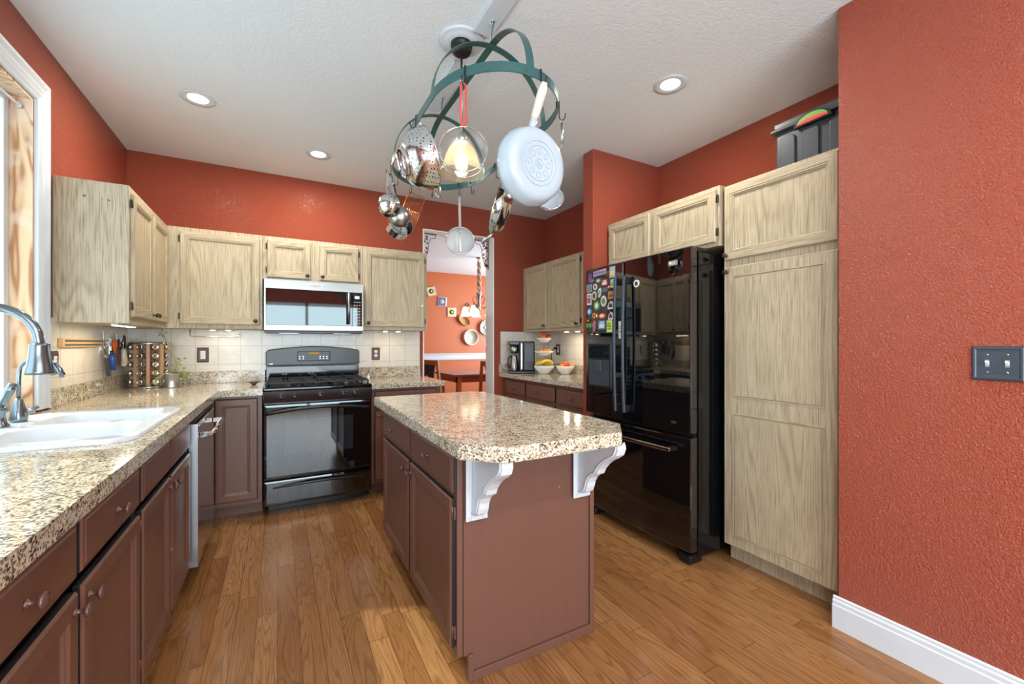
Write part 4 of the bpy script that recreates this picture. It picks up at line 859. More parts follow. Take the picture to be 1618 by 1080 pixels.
# frying pan
t = thing('frying_pan', 'pale blue enamel frying pan with cream handle, underside facing the viewer', 'frying pan', h_pan)
pc = Vector((0.878, 1.385, 1.935)); nv = Vector((0.10, -0.99, -0.06)).normalized()
mp = orient(pc, nv, Z)
b = B(mp); b.lathe([(0.148, -0.062), (0.152, -0.060), (0.150, -0.045), (0.140, -0.010), (0.128, 0.004), (0.112, 0.009), (0.090, 0.010), (0.086, 0.008), (0, 0.008)], 48, False, True); 
b.lathe([(0, 0.003), (0.11, 0.003), (0.132, -0.008), (0.146, -0.062)], 48, False, False); part(t, 'bowl', b, 'paleblue')
b = B(mp); 
b.tube([(0.066 * math.cos(R(a)), 0.066 * math.sin(R(a)), 0.009) for a in range(0, 360, 12)], 0.0022, 6, True); b.tube([(0.018 * math.cos(R(a)), 0.018 * math.sin(R(a)), 0.009) for a in range(0, 360, 20)], 0.0018, 6, True)
b.tube([(0.084 * math.cos(R(a)), 0.084 * math.sin(R(a)), 0.009) for a in range(0, 360, 10)], 0.002, 6, True)
for a in range(0, 360, 45): b.tube([(0.045 * math.cos(R(a)) + 0.011 * math.cos(R(q)), 0.045 * math.sin(R(a)) + 0.011 * math.sin(R(q)), 0.009) for q in range(0, 360, 40)], 0.0014, 5, True)
b.tube([(-0.008, -0.008, 0.009), (0.008, 0.008, 0.009)], 0.0016, 5); b.tube([(-0.01, 0.002, 0.009), (0.002, 0.01, 0.009)], 0.0016, 5)
part(t, 'base_relief', b, 'paleblue', 'raised ornament on the pan base')
top = mp @ Vector((0.148, 0, -0.055)); hp = Vector(h_pan) + Vector((0, 0, 0.0))
def flat(b, p0, p1, w0, w1, th, wdir):
    b.ribbon([p0, Vector(p0).lerp(Vector(p1), 0.5), p1], wdir, w0, th)
b = B(); q0 = top - Z * 0.006; q1 = q0 + (hp - q0) * 0.25; b.tube([q0, q1], [0.014, 0.015], 12); part(t, 'handle_socket', b, 'paleblue')
b = B(); up = (hp - q1).normalized(); pts = [q1, q1 + up * 0.02, q1.lerp(hp, 0.5), q1.lerp(hp, 0.9), hp + up * 0.012]; b.tube(pts, [0.0135, 0.0165, 0.0175, 0.0175, 0.011], 14); part(t, 'handle', b, 'creamplastic', 'cream handle')

# round sieve with red handle, facing the viewer
t = thing('wire_sieve', 'round fine-mesh sieve with red handle hanging in front of the pendant lamp', 'sieve', h_str)
sc = Vector((0.605, 1.475, 1.968)); ms = orient(sc, (-0.40, -0.88, 0.12), Z)
def sieve(t, m, r, depth, rim='chrome', msh='mesh', tab=True):
    b = B(m); b.tube([(r * math.cos(R(a)), r * math.sin(R(a)), 0) for a in range(0, 360, 10)], 0.0024, 8, True); part(t, 'rim', b, rim)
    b = B(m); n = 8; b.lathe([(r * math.cos(R(90 * i / n)), -depth * math.sin(R(90 * i / n))) for i in range(n + 1)], 36, False, False); part(t, 'mesh_bowl', b, msh)
sieve(t, ms, 0.090, 0.055)
b = B(ms); b.tube([(0.090 * math.cos(R(a)), 0.090 * math.sin(R(a)), -0.03 - 0.012 * math.sin(R(a - 90))) for a in range(120, 245, 8)], 0.0022, 6); b.box(-0.085, -0.070, -0.072, -0.064, -0.002, 0.002); part(t, 'rest_hook', b, 'chrome')
tp = ms @ Vector((0.09, 0, 0)); hs = Vector(h_str)
b = B(); dirn = (hs - tp).normalized(); side = dirn.cross(Vector((-.4, -.88, 0))).normalized(); L_ = (hs - tp).length
lp = [tp, tp + dirn * 0.012 + side * 0.009, tp + dirn * L_ * 0.45 + side * 0.0105, hs + side * 0.009, hs + dirn * 0.008, hs - side * 0.009, tp + dirn * L_ * 0.45 - side * 0.0105, tp + dirn * 0.012 - side * 0.009]
b.tube(lp, 0.0042, 8, True); b.ball(hs + dirn * 0.0, 0.001); part(t, 'handle', b, 'redplastic', 'red looped handle')
b = B(); b.ball(tp + dirn * 0.01, 0.009, 12, 8); part(t, 'handle_joint', b, 'redplastic')

# big colander
t = thing('colander', 'large shiny perforated steel colander hanging at the left of the pot rack', 'colander', h_col)
cc = Vector((0.615, 1.93, 2.105)); mc = orient(cc, (-0.92, 0.06, -0.30), Z)
b = B(mc); b.lathe([(0.142, 0), (0.146, 0.002), (0.142, 0.006), (0.138, 0.03), (0.128, 0.065), (0.108, 0.095), (0.08, 0.112), (0.06, 0.116), (0, 0.116)], 48, False, True); part(t, 'bowl', b, 'perf')
b = B(mc); b.lathe([(0.062, 0.113), (0.066, 0.132), (0.060, 0.132), (0.058, 0.113)], 36, False, False); part(t, 'foot_ring', b, 'chrome')
for s in (1, -1):
    b = B(mc); b.tube([(s * 0.142, -0.035, 0.0), (s * 0.165, -0.030, 0.0), (s * 0.178, 0, 0.0), (s * 0.165, 0.030, 0.0), (s * 0.142, 0.035, 0.0)], 0.004, 8); part(t, 'loop_handle', b, 'chrome')

# small colander, cup and saucepan in one cluster
hg = Vector(h_grp)
t = thing('small_colander', 'small perforated steel colander with long handle at the far left of the rack', 'colander', hg)
c2 = Vector((0.553, 2.46, 2.03)); m2 = orient(c2, (-0.55, -0.80, -0.15), Z)
b = B(m2); b.lathe([(0.064, 0), (0.067, 0.001), (0.064, 0.004), (0.058, 0.025), (0.042, 0.042), (0.02, 0.048), (0, 0.048)], 32, False, True); part(t, 'bowl', b, 'perf')
b = B(); b.ribbon([c2 + Z * 0.062, c2.lerp(hg, 0.6) + Vector((-.012, -0.012, 0)), hg + Vector((-.006, 0, 0.012))], Vector((0.87, -0.5, 0)), 0.013, 0.003); part(t, 'handle', b, 'chrome', bevel=0.001)
t = thing('steel_ladle', 'plain grey steel ladle bowl hanging behind the small perforated colander', 'ladle', hg + Vector((0.012, 0.01, 0)))
c3 = Vector((0.622, 2.50, 1.985)); m3 = orient(c3, (-0.45, -0.86, -0.1), Z)
b = B(m3); b.lathe([(0.062, 0), (0.060, 0.012), (0.048, 0.036), (0.026, 0.05), (0, 0.053)], 32, False, True); part(t, 'bowl', b, 'galv')
b = B(); b.ribbon([c3 + Z * 0.06, c3.lerp(hg, 0.6), hg + Vector((0.006, 0.004, 0.012))], Vector((0.87, -0.5, 0)), 0.011, 0.003); part(t, 'handle', b, 'galv', bevel=0.001)
t = thing('saucepan', 'small polished saucepan hanging lowest in the left cluster with its mouth upward', 'saucepan', hg + Vector((0.02, 0.02, 0)))
c4 = Vector((0.640, 2.545, 1.955)); m4 = orient(c4, (0.20, -0.90, 0.36), X)
b = B(m4); b.lathe([(0.076, 0), (0.079, 0.002), (0.076, -0.002), (0.074, -0.055), (0.068, -0.062), (0, -0.063)], 36, False, True); b.lathe([(0, -0.058), (0.068, -0.057), (0.072, -0.05), (0.076, 0.001)], 36, False, False); part(t, 'pan', b, 'chrome')
b = B(); e2 = c4 + Vector((-0.01, 0.02, 0.085)); b.ribbon([e2, e2.lerp(hg, 0.5) + Vector((0.02, 0.02, 0)), hg + Vector((0.014, 0.01, 0.012))], Vector((0.87, -0.5, 0)), 0.012, 0.004); b.tube([c4 + Vector((0.0, 0.012, 0.072)), e2], 0.005, 8); part(t, 'handle', b, 'chrome')

# cooling rack
hr = Vector(h_rk); t = thing('cooling_rack', 'thin wire cooling rack hanging against the red wall', 'cooling rack', hr)
rc = hr + Vector((0.005, 0.01, -0.112)); mr = orient(rc, (-0.45, -0.89, 0.05), Vector((0.30, -0.2, 1)))
b = B(mr); hw, hh = 0.058, 0.115
b.tube([(-hh, -hw, 0), (hh - .01, -hw, 0), (hh, -hw + .01, 0), (hh, hw - .01, 0), (hh - .01, hw, 0), (-hh, hw, 0)], 0.0032, 6, True); part(t, 'frame', b, 'copper')
b = B(mr)
for i in range(1, 10): b.cyl((-hh, -hw + 2 * hw * i / 10, 0.002), (hh, -hw + 2 * hw * i / 10, 0.002), 0.0018, seg=6)
for i in range(1, 4): b.cyl((-hh + 2 * hh * i / 4, -hw, -0.001), (-hh + 2 * hh * i / 4, hw, -0.001), 0.002, seg=6)
part(t, 'wires', b, 'copper')

# flat sieve, far centre
hl = Vector(h_lid); t = thing('flat_sieve', 'pale flat round sieve with long strip handle hanging in front of the doorway', 'sieve', hl)
lc = hl + Vector((0, -0.01, -0.292)); ml = orient(lc, (-0.36, -0.93, 0.05), Z)
b = B(ml); b.tube([(0.090 * math.cos(R(a)), 0.090 * math.sin(R(a)), 0) for a in range(0, 360, 10)], 0.005, 8, True); part(t, 'rim', b, 'galv')
b = B(ml); b.lathe([(0.088, -0.001), (0.086, -0.014), (0, -0.016)], 36, False, True); part(t, 'mesh_disc', b, 'mesh2')
b = B(ml); b.ribbon([(0.078, 0, 0.003), (0.02, 0.0, 0.004), (-0.075, -0.004, 0.003)], Y, 0.008, 0.002); b.ball((0.06, 0, 0.004), 0.008, 10, 6, (1, 1, 0.4)); part(t, 'strap', b, 'galv')
b = B(); b.ribbon([ml @ Vector((0.088, 0, 0)), lc.lerp(hl, 0.7), hl + Z * 0.012], X, 0.017, 0.0025); part(t, 'handle', b, 'galv', bevel=0.001)

# saute pan, seen from the side
hs2 = Vector(h_sp); t = thing('saute_pan', 'polished steel saute pan hanging sideways at the right of the pot rack', 'saute pan', hs2)
s2 = hs2 + Vector((-0.012, 0.0, -0.172)); m5 = orient(s2, (0.94, -0.20, -0.20), Vector((0.20, -0.1, 1))); m5 = m5 @ Matrix.Diagonal((1.1, 1.1, 1.1, 1))
b = B(m5); b.lathe([(0.133, 0), (0.136, 0.002), (0.131, 0.004), (0.128, 0.035), (0.116, 0.054), (0.09, 0.060), (0, 0.060)], 44, False, True); b.lathe([(0, 0.055), (0.10, 0.053), (0.122, 0.035), (0.132, 0.002)], 44, False, False); part(t, 'pan', b, 'chrome')
b = B(m5); b.tube([(0.128, -0.03, 0.012), (0.155, -0.02, 0.008), (0.160, 0, 0.006), (0.155, 0.02, 0.008), (0.128, 0.03, 0.012)], 0.005, 8); part(t, 'helper_handle', b, 'chrome')
b = B(m5); b.tube([(-0.128, 0, 0.014), (-0.15, -0.004, 0.004), (-0.20, -0.02, -0.035)], [0.006, 0.008, 0.010], 10); part(t, 'handle', b, 'galv')

# small sieve behind the frying pan
hw_ = Vector(h_ws); t = thing('small_sieve', 'small silver sieve with tubular handle, half hidden behind the frying pan', 'sieve', hw_)
w3 = Vector((1.055, 1.56, 1.885)); m6 = orient(w3, (-0.5, -0.8, 0.3), Z)
sieve(t, m6, 0.058, 0.05, 'chrome', 'mesh2')
b = B(); tp6 = m6 @ Vector((0.058, 0, 0)); b.tube([tp6, tp6.lerp(hw_, 0.45), hw_ - Z * 0.10], 0.0032, 8); b.tube([hw_ - Z * 0.10, hw_ - Z * 0.012], 0.0065, 10); b.tube([hw_ + Vector((0.008 * math.cos(R(a)), 0, 0.008 * math.sin(R(a)) - 0.004)) for a in range(0, 360, 40)], 0.002, 6, True); part(t, 'handle', b, 'galv')
# ---------------------------------------------------------------- under-cabinet lights
def strip(label, x0, x1, y0, y1, z, en=1.2):
    t = thing('under_cabinet_light', label, 'light', ((x0 + x1) / 2, (y0 + y1) / 2, z - 0.012), 'lights under the wall cabinets')
    b = B(); b.box(x0, x1, y0, y1, z - 0.010, z - .0005); part(t, 'housing', b, 'white')
    b = B(); b.box(x0 + .004, x1 - .004, y0 + .004, y1 - .004, z - 0.0125, z - 0.0102); part(t, 'lens', b, 'led')
    lamp('under_cabinet_lamp', 'AREA', ((x0 + x1) / 2, (y0 + y1) / 2, z - 0.016), en, (1, 0.87, 0.66), (0, 0, -1), x1 - x0, y1 - y0)
strip('slim lit strip under the wall cabinet beside the window', -0.80, -0.77, 3.06, 3.40, 1.348, 1.3)
for x0, x1, yy, zz, lb in ((-0.47, -0.43, 3.97, 1.35, 'small lit puck under the one-door corner wall cabinet, left one'), (-0.37, -0.33, 3.97, 1.35, 'small lit puck under the one-door corner wall cabinet, right one'), (0.84, 0.88, 3.97, 1.358, 'small lit puck under the wall cabinet right of the microwave, left one'), (0.96, 1.0, 3.97, 1.358, 'small lit puck under the wall cabinet right of the microwave, right one')):
    strip(lb, x0, x1, yy, yy + 0.04, zz, 0.2)
for yy, lb in ((3.15, 'lit puck under the right wall cabinet, nearest the refrigerator'), (3.32, 'lit puck under the right wall cabinet, middle one'), (3.50, 'lit puck under the right wall cabinet, farthest from the refrigerator')):
    strip(lb, 2.56, 2.60, yy, yy + 0.04, 1.365, 0.5)
# wire towel bar under the corner wall cabinet
b = B(); b.tube([(-0.60, 4.04, 1.349), (-0.60, 4.04, 1.30), (-0.59, 4.04, 1.292), (-0.30, 4.04, 1.292), (-0.285, 4.04, 1.30), (-0.285, 4.04, 1.315)], 0.004, 8); solo('paper_towel_bar', 'bare steel wire towel bar under the wall cabinet left of the microwave', 'towel bar', b, 'chrome')

# ---------------------------------------------------------------- knife bar and what it holds
KX = XL + 0.0085
t = thing('magnetic_knife_bar', 'light wooden magnetic knife bar with two dark strips on the left wall tile', 'knife rack', (KX, 3.45, 1.217))
b = B(); b.box(KX, KX + 0.018, 3.03, 3.99, 1.219, 1.266); part(t, 'board', b, 'maple', bevel=0.002)
for z0 in (1.227, 1.249):
    b = B(); b.box(KX + 0.0182, KX + 0.021, 3.06, 3.97, z0, z0 + 0.009); part(t, 'magnet_strip', b, 'tote')
K2 = KX + 0.022
def tool(name, label, cat, parts):
    t = thing(name, label, cat, (K2, parts[0][1], 1.24))
    for nm, _, bb, mt in parts: part(t, nm, bb, mt)
def flatpoly(pts, x0, th):
    b = B(frame((x0, 0, 0), Y, Z, X)); b.prism(pts, 0, th); return b
tool('kitchen_knife', 'long kitchen knife with grey handle, first on the wooden bar', 'knife', [('blade', 3.60, flatpoly([(3.575, 1.336), (3.585, 1.30), (3.60, 1.24), (3.655, 1.15), (3.625, 1.15), (3.59, 1.22)], K2, 0.002), 'blade'), ('blade_body', 3.6, flatpoly([(3.582, 1.325), (3.612, 1.22), (3.64, 1.14), (3.610, 1.14), (3.588, 1.22)], K2, 0.0025), 'blade'), ('handle', 3.64, flatpoly([(3.605, 1.142), (3.643, 1.142), (3.676, 1.03), (3.650, 1.025), (3.628, 1.06)], K2, 0.016), 'tote')])
b1_ = B(); b1_.cyl((K2 + .01, 3.71, 1.17), (K2 + .01, 3.735, 1.065), 0.014, 0.017)
b2_ = B(); b2_.box(K2, K2 + .004, 3.69, 3.70, 1.17, 1.262); b2_.box(K2, K2 + .004, 3.72, 3.73, 1.17, 1.262); b2_.box(K2, K2 + .006, 3.69, 3.73, 1.255, 1.27)
b3_ = B(); b3_.cyl((K2 + .01, 3.705, 1.19), (K2 + .01, 3.713, 1.16), 0.009, 0.013)
tool('vegetable_peeler', 'steel peeler with black and blue handle next to the long knife', 'peeler', [('handle', 3.72, b1_, 'blue'), ('frame', 3.7, b2_, 'chrome'), ('collar', 3.7, b3_, 'blackpl')])
t = thing('scissors', 'orange-handled scissors on the wooden knife bar', 'scissors', (K2, 3.77, 1.11))
for s, c0 in ((-1, 3.765), (1, 3.805)):
    b = B(); b.tube([(K2 + .005, c0 + 0.014 * math.cos(R(a)) , 1.235 + 0.024 * math.sin(R(a))) for a in range(0, 360, 30)], 0.0045, 8, True); b.tube([(K2 + .005, c0, 1.212), (K2 + .005, 3.785 - s * 0.004, 1.175)], 0.006, 8); part(t, 'handle', b, 'orange')
    part(t, 'blade', flatpoly([(3.785 - s * .008, 1.18), (3.785 + s * .004, 1.18), (3.765 - s * 0.002, 1.11)], K2 + 0.002 + (s + 1) * 0.0012, 0.002), 'orange')
tool('paring_knife', 'dark-handled paring knife, middle of the tools on the bar', 'knife', [('blade', 3.84, flatpoly([(3.835, 1.302), (3.845, 1.26), (3.855, 1.19), (3.84, 1.19)], K2, 0.002), 'blade'), ('handle', 3.85, flatpoly([(3.832, 1.20), (3.862, 1.20), (3.868, 1.09), (3.840, 1.085)], K2, 0.014), 'brnplate')])
b1_ = B(); b1_.ribbon([(K2 + .006, 3.875, 1.27), (K2 + .006, 3.885, 1.19), (K2 + .006, 3.89, 1.11)], Y, 0.02, 0.008)
tool('bottle_opener', 'black and silver opener beside the paring knife', 'opener', [('handle', 3.88, b1_, 'blackpl'), ('head', 3.88, flatpoly([(3.868, 1.275), (3.892, 1.275), (3.897, 1.22), (3.872, 1.22)], K2 + .0102, 0.003), 'chrome')])
b1_ = B(); b1_.cyl((K2 + .012, 3.94, 1.20), (K2 + .012, 3.955, 1.10), 0.012, 0.024); b1_.ball((K2 + .012, 3.955, 1.092), 0.024, 12, 8, (0.7, 1, 0.8))
b2_ = B(); b2_.cyl((K2 + .01, 3.94, 1.20), (K2 + .01, 3.935, 1.275), 0.006)
tool('pastry_brush', 'white-bristled brush with steel neck, last but one on the bar', 'brush', [('bristles', 3.95, b1_, 'creamplastic'), ('neck', 3.94, b2_, 'chrome')])
b1_ = B(); b1_.tube([(K2 + .008, 3.975 + 0.016 * math.cos(R(a)), 1.25 + 0.045 * math.sin(R(a))) for a in range(0, 360, 20)], 0.004, 8, True)
b2_ = B(); b2_.box(K2, K2 + .004, 3.968, 3.982, 1.13, 1.21)
tool('pizza_cutter', 'dark oval-framed utensil at the far end of the wooden bar', 'utensil', [('loop', 3.97, b1_, 'blackpl'), ('shaft', 3.97, b2_, 'blade')])

# ---------------------------------------------------------------- spice carousel
sx, sy, sz = -0.838, 4.03, ZT
t = thing('spice_carousel', 'round wooden spice carousel with steel top in the counter corner', 'spice rack', (sx, sy, sz))
ms_ = Matrix.Translation((sx, sy, 0))
b = B(ms_); b.lathe([(0.120, sz + .001), (0.122, sz + 0.012), (0.110, sz + 0.016), (0, sz + 0.016)], 32); part(t, 'base', b, 'chrome')
b = B(ms_); b.lathe([(0, 1.232), (0.118, 1.232), (0.120, 1.238), (0.118, 1.247), (0, 1.249)], 32); part(t, 'top', b, 'chrome')
b = B(ms_); b.box(-0.03, 0.03, -0.03, 0.03, sz + .016, 1.232); part(t, 'core', b, 'copperwood')
faces = (-152, -107, -62, -17)          # directions the jar columns point in
for k, a in enumerate(range(-175, 185, 45)):
    b = B(ms_ @ Matrix.Rotation(R(a + 2), 4, 'Z')); b.box(0.086, 0.108, -0.011, 0.011, sz + 0.016, 1.232); part(t, 'upright', b, 'uprightwood' if k % 2 else 'copperwood', bevel=0.002)
cn = ['leftmost', 'second', 'third', 'rightmost']; rn = ['lowest', 'second from the bottom', 'middle', 'second from the top', 'topmost']
fill = ['spice', 'herb', 'yellow', 'herb', 'spice']
for k, a in enumerate(faces):
    for r_ in range(5):
        zz = sz + 0.047 + r_ * 0.0625; mj = ms_ @ Matrix.Translation((0, 0, zz)) @ Matrix.Rotation(R(a), 4, 'Z') @ Matrix.Rotation(R(90), 4, 'Y')
        t = thing('spice_jar', 'spice jar in the %s column of the carousel, %s' % (cn[k], rn[r_]) + (', with yellow spice' if (k, r_) == (2, 1) else ''), 'spice jar', mj @ Vector((0, 0, 0.06)), 'jars in the spice carousel')
        b = B(mj); b.lathe([(0.019, 0.048), (0.021, 0.052), (0.021, 0.098), (0.017, 0.104)], 16); part(t, 'jar', b, 'yellow' if (k, r_) == (2, 1) else fill[(k + r_) % 2 * 3 % 5])
        b = B(mj); b.lathe([(0.0195, 0.103), (0.0205, 0.106), (0.0205, 0.120), (0.017, 0.124), (0.013, 0.121), (0, 0.121)], 18); part(t, 'cap', b, 'chrome')

# ---------------------------------------------------------------- potted plant
px_, py_ = -0.690, 3.93
t = thing('potted_plant', 'leggy pale green plant in a galvanised pot beside the spice carousel', 'potted plant', (px_, py_, ZT))
mp_ = Matrix.Translation((px_, py_, ZT))
b = B(mp_); b.lathe([(0.0, 0.001), (0.052, 0.001), (0.054, 0.006), (0.050, 0.012), (0.060, 0.098), (0.063, 0.100), (0.061, 0.104), (0.057, 0.1), (0.054, 0.085)], 32, True, False); part(t, 'pot', b, 'galv')
b = B(mp_); b.lathe([(0.056, 0.088), (0.02, 0.094), (0, 0.095)], 20, False, True); part(t, 'soil', b, 'soil')
stems = [[(0, 0, 0.09), (0.03, 0.005, 0.16), (0.015, 0.0, 0.24), (-0.03, 0.0, 0.33), (-0.055, 0, 0.40)], [(0.01, 0, 0.09), (0.04, -.01, 0.13), (0.055, -0.01, 0.17), (0.075, -0.02, 0.12), (0.07, -0.03, 0.06)], [(-0.02, -.01, 0.09), (-0.03, -0.05, 0.11), (-0.075, -0.06, 0.07), (-0.11, -0.06, 0.035)], [(0, 0, 0.09), (-0.02, 0.01, 0.15), (0.03, 0.0, 0.18), (0.06, -0.01, 0.2)]]
for i, s_ in enumerate(stems):
    b = B(mp_); b.tube(s_, [0.0065 - 0.001 * k for k in range(len(s_))] if i == 0 else 0.003, 8); part(t, 'stem', b, 'stem')
random.seed(11)
lv = [((-0.055, 0, 0.40), 7), ((0.07, -0.03, 0.075), 6), ((0.06, -0.01, 0.2), 3), ((-0.105, -0.06, 0.04), 5), ((-0.06, -0.055, 0.09), 4), ((0.06, -.02, 0.15), 3), ((0.075, -0.02, 0.115), 4)]
for (cx, cy, cz), n in lv:
    for k in range(n):
        d = Vector((random.uniform(-1, 1), random.uniform(-1, 1), random.uniform(-0.8, 0.6))).normalized(); o_ = Vector((cx, cy, cz)) + d * 0.010
        if (mp_ @ o_).z < ZT + 0.02: d.z = abs(d.z)
        m = mp_ @ orient(o_, d.orthogonal(), d); b = B(m); L = random.uniform(0.018, 0.028); wd = L * 0.42
        b.rings([[(0, 0, 0), (0.0005, 0, 0)], [(L * .35, -wd * .8, 0.002), (L * .35, wd * .8, 0.002)], [(L * .7, -wd, 0.001), (L * .7, wd, 0.001)], [(L, -wd * .3, -0.003), (L, wd * .3, -0.003)]], closed=False)
        o = part(t, 'leaf', b, 'leaf'); sm = o.modifiers.new('thick', 'SOLIDIFY'); sm.thickness = 0.0012

# small things on the counters
b = B(Matrix.Translation((-0.172, 3.86, ZT))); b.lathe([(0.012, 0.001), (0.014, 0.006), (0.038, 0.024), (0.036, 0.025), (0.012, 0.009), (0, 0.009)], 24); solo('condiment_dish', 'tiny dark dish on the counter left of the stove', 'dish', b, 'rust')
t = thing('salt_shaker', 'tiny clear shaker on the counter just right of the stove', 'shaker', (0.70, 3.93, ZT))
b = B(Matrix.Translation((0.70, 3.93, ZT))); b.lathe([(0.014, 0.001), (0.016, 0.005), (0.013, 0.035), (0.012, 0.04)], 16); part(t, 'body', b, 'china')
b = B(Matrix.Translation((0.70, 3.93, ZT))); b.lathe([(0.0135, 0.04), (0.0135, 0.05), (0.008, 0.056), (0, 0.057)], 16); part(t, 'cap', b, 'chrome')
b = B(); b.box(XL + 0.0205, XL + 0.024, 3.60, 3.63, 0.965, 0.985); solo('sticker_hook', 'small silver adhesive hook on the left granite upstand', 'hook', b, 'galv', bevel=0.001)

# ---------------------------------------------------------------- coffee maker
cmx, cmy = 2.345, 4.02
t = thing('coffee_maker', 'black and steel coffee maker with thermal carafe on the right counter', 'coffee maker', (cmx, cmy, ZT))
RR = Matrix.Translation((cmx, cmy, ZT)) @ Matrix.Rotation(R(28), 4, 'Z')
# local: x right as seen, -y towards the viewer
RR = Matrix.Translation((cmx, cmy, ZT)) @ Matrix.Rotation(R(-24), 4, 'Z')
b = B(RR); b.box(-0.15, 0.13, -0.09, 0.09, 0.001, 0.024); part(t, 'base', b, 'satin', bevel=0.006)
b = B(RR); b.box(-0.035, 0.0, -0.085, 0.09, 0.024, 0.345); part(t, 'column', b, 'satin', bevel=0.006)
b = B(RR); b.box(-0.022, -0.012, -0.089, -0.0855, 0.05, 0.32); part(t, 'trim_strip', b, 'chrome')
b = B(RR); b.box(0.001, 0.13, -0.08, 0.09, 0.024, 0.345); part(t, 'body', b, 'blackpl', bevel=0.012)
b = B(RR); b.box(0.018, 0.115, -0.0875, -0.0805, 0.12, 0.325); part(t, 'water_tank', b, 'tote', bevel=0.01)
b = B(RR); b.box(-0.15, -0.036, -0.08, 0.09, 0.305, 0.345); part(t, 'lid', b, 'satin', bevel=0.008)
b = B(RR @ Matrix.Translation((-0.093, -0.02, 0))); b.lathe([(0.050, 0.304), (0.050, 0.24), (0.040, 0.215), (0.018, 0.21)], 24); part(t, 'brew_basket', b, 'steel')
b = B(RR @ Matrix.Translation((-0.093, -0.02, 0))); b.lathe([(0.052, 0.0245), (0.054, 0.03), (0.050, 0.10), (0.036, 0.16), (0.030, 0.18), (0.030, 0.195), (0.0, 0.2)], 28); cf = part(t, 'carafe', b, 'steel')
b = B(RR @ Matrix.Translation((-0.093, -0.02, 0))); b.tube([(-0.03, -0.02, 0.185), (-0.065, -0.04, 0.17), (-0.072, -0.045, 0.10), (-0.05, -0.03, 0.06)], 0.008, 8); part(cf, 'handle', b, 'blackpl')

# ---------------------------------------------------------------- tiered fruit stand and bowl
fx, fy = 2.46, 3.76
t = thing('tiered_fruit_stand', 'three-tier white china fruit stand between coffee maker and refrigerator', 'fruit stand', (fx, fy, ZT))
def bowlp(r, z, d): return [(0.0, z), (r * 0.45, z), (r * 0.5, z + 0.004), (r * 0.9, z + d * 0.7), (r, z + d), (r * 0.985, z + d + 0.002), (r * 0.86, z + d * 0.72), (r * 0.45, z + 0.009), (0, z + 0.008)]
for nm, r, z, d in (('bottom_bowl', 0.112, 0.001, 0.085), ('middle_plate', 0.105, 0.195, 0.045), ('top_plate', 0.082, 0.335, 0.045)):
    b = B(Matrix.Translation((fx, fy, ZT))); b.lathe(bowlp(r, z, d), 36, False, False); part(t, nm, b, 'china')
b = B(); b.cyl((fx + 0.09, fy + 0.03, ZT + 0.06), (fx + 0.075, fy + 0.03, ZT + 0.36), 0.004); part(t, 'post', b, 'chrome')
def fruit(nm, lb, cat, x, y, z, r, mt, stem=True):
    t = thing(nm, lb, cat, (x, y, z), 'fruit on the right counter'); m = Matrix.Translation((x, y, z + r))
    b = B(m); n = 10; b.lathe([(r * math.sin(math.pi * i / n) * (1.03 if 2 < i < 8 else 1), -r * math.cos(math.pi * i / n) * (0.9 if i in (0, n) else 1)) for i in range(n + 1)], 18, False, False); part(t, 'flesh', b, mt)
    b = B(m); b.cyl((0, 0, r * 0.86), (0.002, 0, r * 1.08), 0.0018 if stem else 0.004, seg=6); part(t, 'stem', b, 'stem')
zt = ZT + 0.356
fruit('apple', 'large yellow-red apple on the top tier, left', 'apple', fx - 0.026, fy - 0.015, zt, 0.038, 'apple'); fruit('apple', 'small deep red apple on the top tier, right', 'apple', fx + 0.038, fy - 0.025, zt + .004, 0.031, mmat((176, 34, 28)))
zt = ZT + 0.216
for i, (dx, dy, r) in enumerate(((-0.048, -0.02, 0.024), (0.0, -0.035, 0.026), (0.048, -0.03, 0.024))):
    fruit('tangerine', 'tangerine on the middle tier, ' + ('left one', 'centre one', 'right one')[i], 'tangerine', fx + dx, fy + dy, zt, r, 'orangefruit', False)
t = thing('banana_bunch', 'bunch of yellow bananas in the bottom bowl of the fruit stand', 'bananas', (fx, fy, ZT + 0.02))
for i in range(4):
    m = Matrix.Translation((fx - 0.002, fy - 0.055 + i * 0.03, ZT + 0.058)); b = B(m); rad = 0.085; pts = [(rad * math.cos(R(a)), 0.006 * i, rad * 0.78 * math.sin(R(a)) + 0.006 * (3 - i)) for a in range(22, 165, 11)]
    b.tube(pts, [0.006] + [0.014 + 0.004 * math.sin(math.pi * k / (len(pts) - 1)) for k in range(1, len(pts) - 2)] + [0.010, 0.004], 8); part(t, 'banana', b, 'banana')
bx_, by_ = 2.62, 3.60
b = B(Matrix.Translation((bx_, by_, ZT))); b.lathe(bowlp(0.095, 0.001, 0.085), 36, False, False); solo('fruit_bowl', 'white china bowl of fruit next to the tiered stand', 'bowl', b, 'china')
fruit('apple', 'red and yellow apple heaped in the separate white bowl', 'apple', bx_ - 0.005, by_ - 0.01, ZT + 0.062, 0.040, 'apple')
fruit('tangerine', 'tangerine at the left side of the separate white bowl', 'tangerine', bx_ - 0.058, by_ - 0.018, ZT + 0.056, 0.028, 'orangefruit', False); fruit('tangerine', 'tangerine at the right side of the separate white bowl', 'tangerine', bx_ + 0.055, by_ - 0.035, ZT + 0.056, 0.027, 'orangefruit', False)

